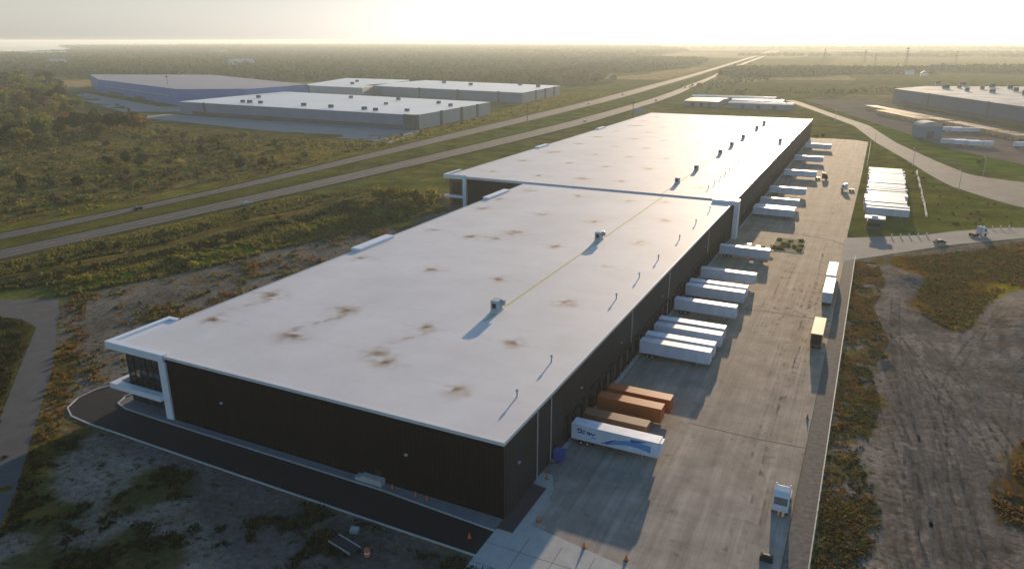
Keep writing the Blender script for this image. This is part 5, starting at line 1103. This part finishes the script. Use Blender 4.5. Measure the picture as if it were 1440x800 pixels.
tufts('grass', 'olive rough grass on the field left of the highway', scatter(13000, (-700, -296, 120, 450), LFP, .58, .5, 81, 0, 25), 1.0, WM['weed_olive'], seed=12)
tufts('grass', 'dark scrub on the field left of the highway', scatter(6000, (-700, -296, 120, 450), LFP, .57, .5, 181, 0, 19), 1.2, WM['weed_dark'], seed=41)
tufts('weeds', 'yellow weeds on the field left of the highway', scatter(7000, (-700, -296, 120, 450), LFP, .58, .5, 82, 0, 25), 1.0, WM['weed_yellow'], seed=13)
tufts('weeds', 'rusty weeds on the field left of the highway', scatter(3000, (-700, -296, 120, 450), LFP, .62, .5, 83, 0, 25), .9, WM['weed_orange'], seed=14)
tufts('weeds', 'yellow weeds on the verge before the grey warehouses', scatter(9000, (-420, -298, 390, 1000), [(-302, 395), (-314, 600), (-334, 1000), (-390, 1000), (-348, 660), (-330, 500), (-345, 436), (-400, 400)], .44, .5, 84, 0, 25), 1.0, WM['weed_yellow'], seed=15)

# stuff: the woods on the plain
def woods(name, label, polys, counts, seed, hmin=7, hmax=13, quads=14, wide=1.0):
    r = np.random.default_rng(seed); pp = []
    for poly, n in zip(polys, counts):
        P = np.array(poly); lo, hi = P.min(0), P.max(0); q = np.zeros((0, 2))
        while len(q) < n:
            c = r.uniform(lo, hi, (n * 2, 2)); c = c[(sdpoly(c[:, 0], c[:, 1], poly) + 60 * (fbm(c[:, 0] / 120, c[:, 1] / 120, seed) - .5) < 0)]; q = np.r_[q, c]
        pp.append(q[:n])
    c = np.concatenate(pp); n = len(c); dist = np.hypot(c[:, 0], c[:, 1]); h = r.uniform(hmin, hmax, n); w = h * r.uniform(.8, 1.2, n) * wide * (1 + np.clip(dist - 2000, 0, 6000) / 4500)
    d = r.normal(size=(n, quads, 3)); d /= np.linalg.norm(d, axis=2)[..., None]; rad = r.uniform(.55, 1.05, (n, quads, 1))
    P = d * rad * np.stack([w * .5, w * .5, h * .42], -1)[:, None, :]; P[..., :2] += c[:, None, :]; P[..., 2] += (h * .55)[:, None]
    P = P.reshape(-1, 3); dd = d.reshape(-1, 3) + r.normal(size=P.shape) * .5; dd /= np.linalg.norm(dd, axis=1)[:, None]
    u = np.cross(dd, r.normal(size=P.shape)); u /= np.linalg.norm(u, axis=1)[:, None]; v = np.cross(dd, u); s = np.repeat(w * .22, quads)[:, None] * r.uniform(.6, 1.3, (len(P), 1))
    V = np.stack([P - u * s - v * s * .5, P + u * s * .4 - v * s, P + u * s + v * s * .4, P - u * s * .3 + v * s], 1).reshape(-1, 3)
    o = fastmesh(name, V, np.arange(len(V)).reshape(-1, 4), LM['far']); o['kind'] = 'stuff'; o['label'] = label; return o
woods('woodland', 'broad dark woodland on the plain behind the grey warehouses', [W1], [24000], 5)
woods('woodland', 'hazy woodland near the horizon at left', [W2], [12000], 6, 9, 15, 10, 1.6)
woods('woodland', 'hazy tree belts across the plain beyond the right hand warehouses', [W3, W4, W5], [1900, 3200, 3200], 7)
W6 = [(-240, 1080), (-200, 1050), (-20, 1120), (250, 1350), (520, 1500), (500, 1560), (200, 1420), (-60, 1200)]
W7 = [(-280, 1180), (-225, 1120), (-180, 1500), (-260, 1560)]
woods('woodland', 'sparse shrubs and hedges on the green plain beyond the sheds', [W6, W7], [240, 120], 9, 2.5, 6, 12)
hz = [(-200 + 260 * k + random.uniform(-60, 60), 3600 + 420 * (k % 5) + random.uniform(-200, 200)) for k in range(14)]
polys = [[(x - 420, y - 30), (x + 480, y - 10), (x + 460, y + 40), (x - 430, y + 30)] for x, y in hz] + [[(x * 2.2 - 1500, y * 1.9), (x * 2.2 + 1500, y * 1.9 + 60), (x * 2.2 + 1500, y * 1.9 + 200), (x * 2.2 - 1500, y * 1.9 + 150)] for x, y in hz]
woods('woodland', 'thin hedges and woods near the hazy horizon at right', polys, [110] * 14 + [160] * 14, 8, 8, 13, 10, 1.5)

# ------------------------------------------------------------------ haze
hm = bpy.data.materials.new('haze'); hm.use_nodes = True; t = hm.node_tree; t.nodes.clear()
o = t.nodes.new('ShaderNodeOutputMaterial'); v = t.nodes.new('ShaderNodeVolumePrincipled'); v.inputs['Color'].default_value = (*HAZE_COL, 1); v.inputs['Density'].default_value = HAZE_DENSITY; v.inputs['Anisotropy'].default_value = HAZE_ANISO
t.links.new(v.outputs[0], o.inputs['Volume'])
if hasattr(hm, 'cycles'): hm.cycles.homogeneous_volume = True
zb = float(Z.min()) - 1.0
S = max(abs(gx[0]), gx[-1], abs(gy[0]), gy[-1]) + 50
tag(MB().box(-S, -S, zb, S, S, 76).build('haze', hm), 'pale evening haze over the whole plain', None, None, 'stuff')
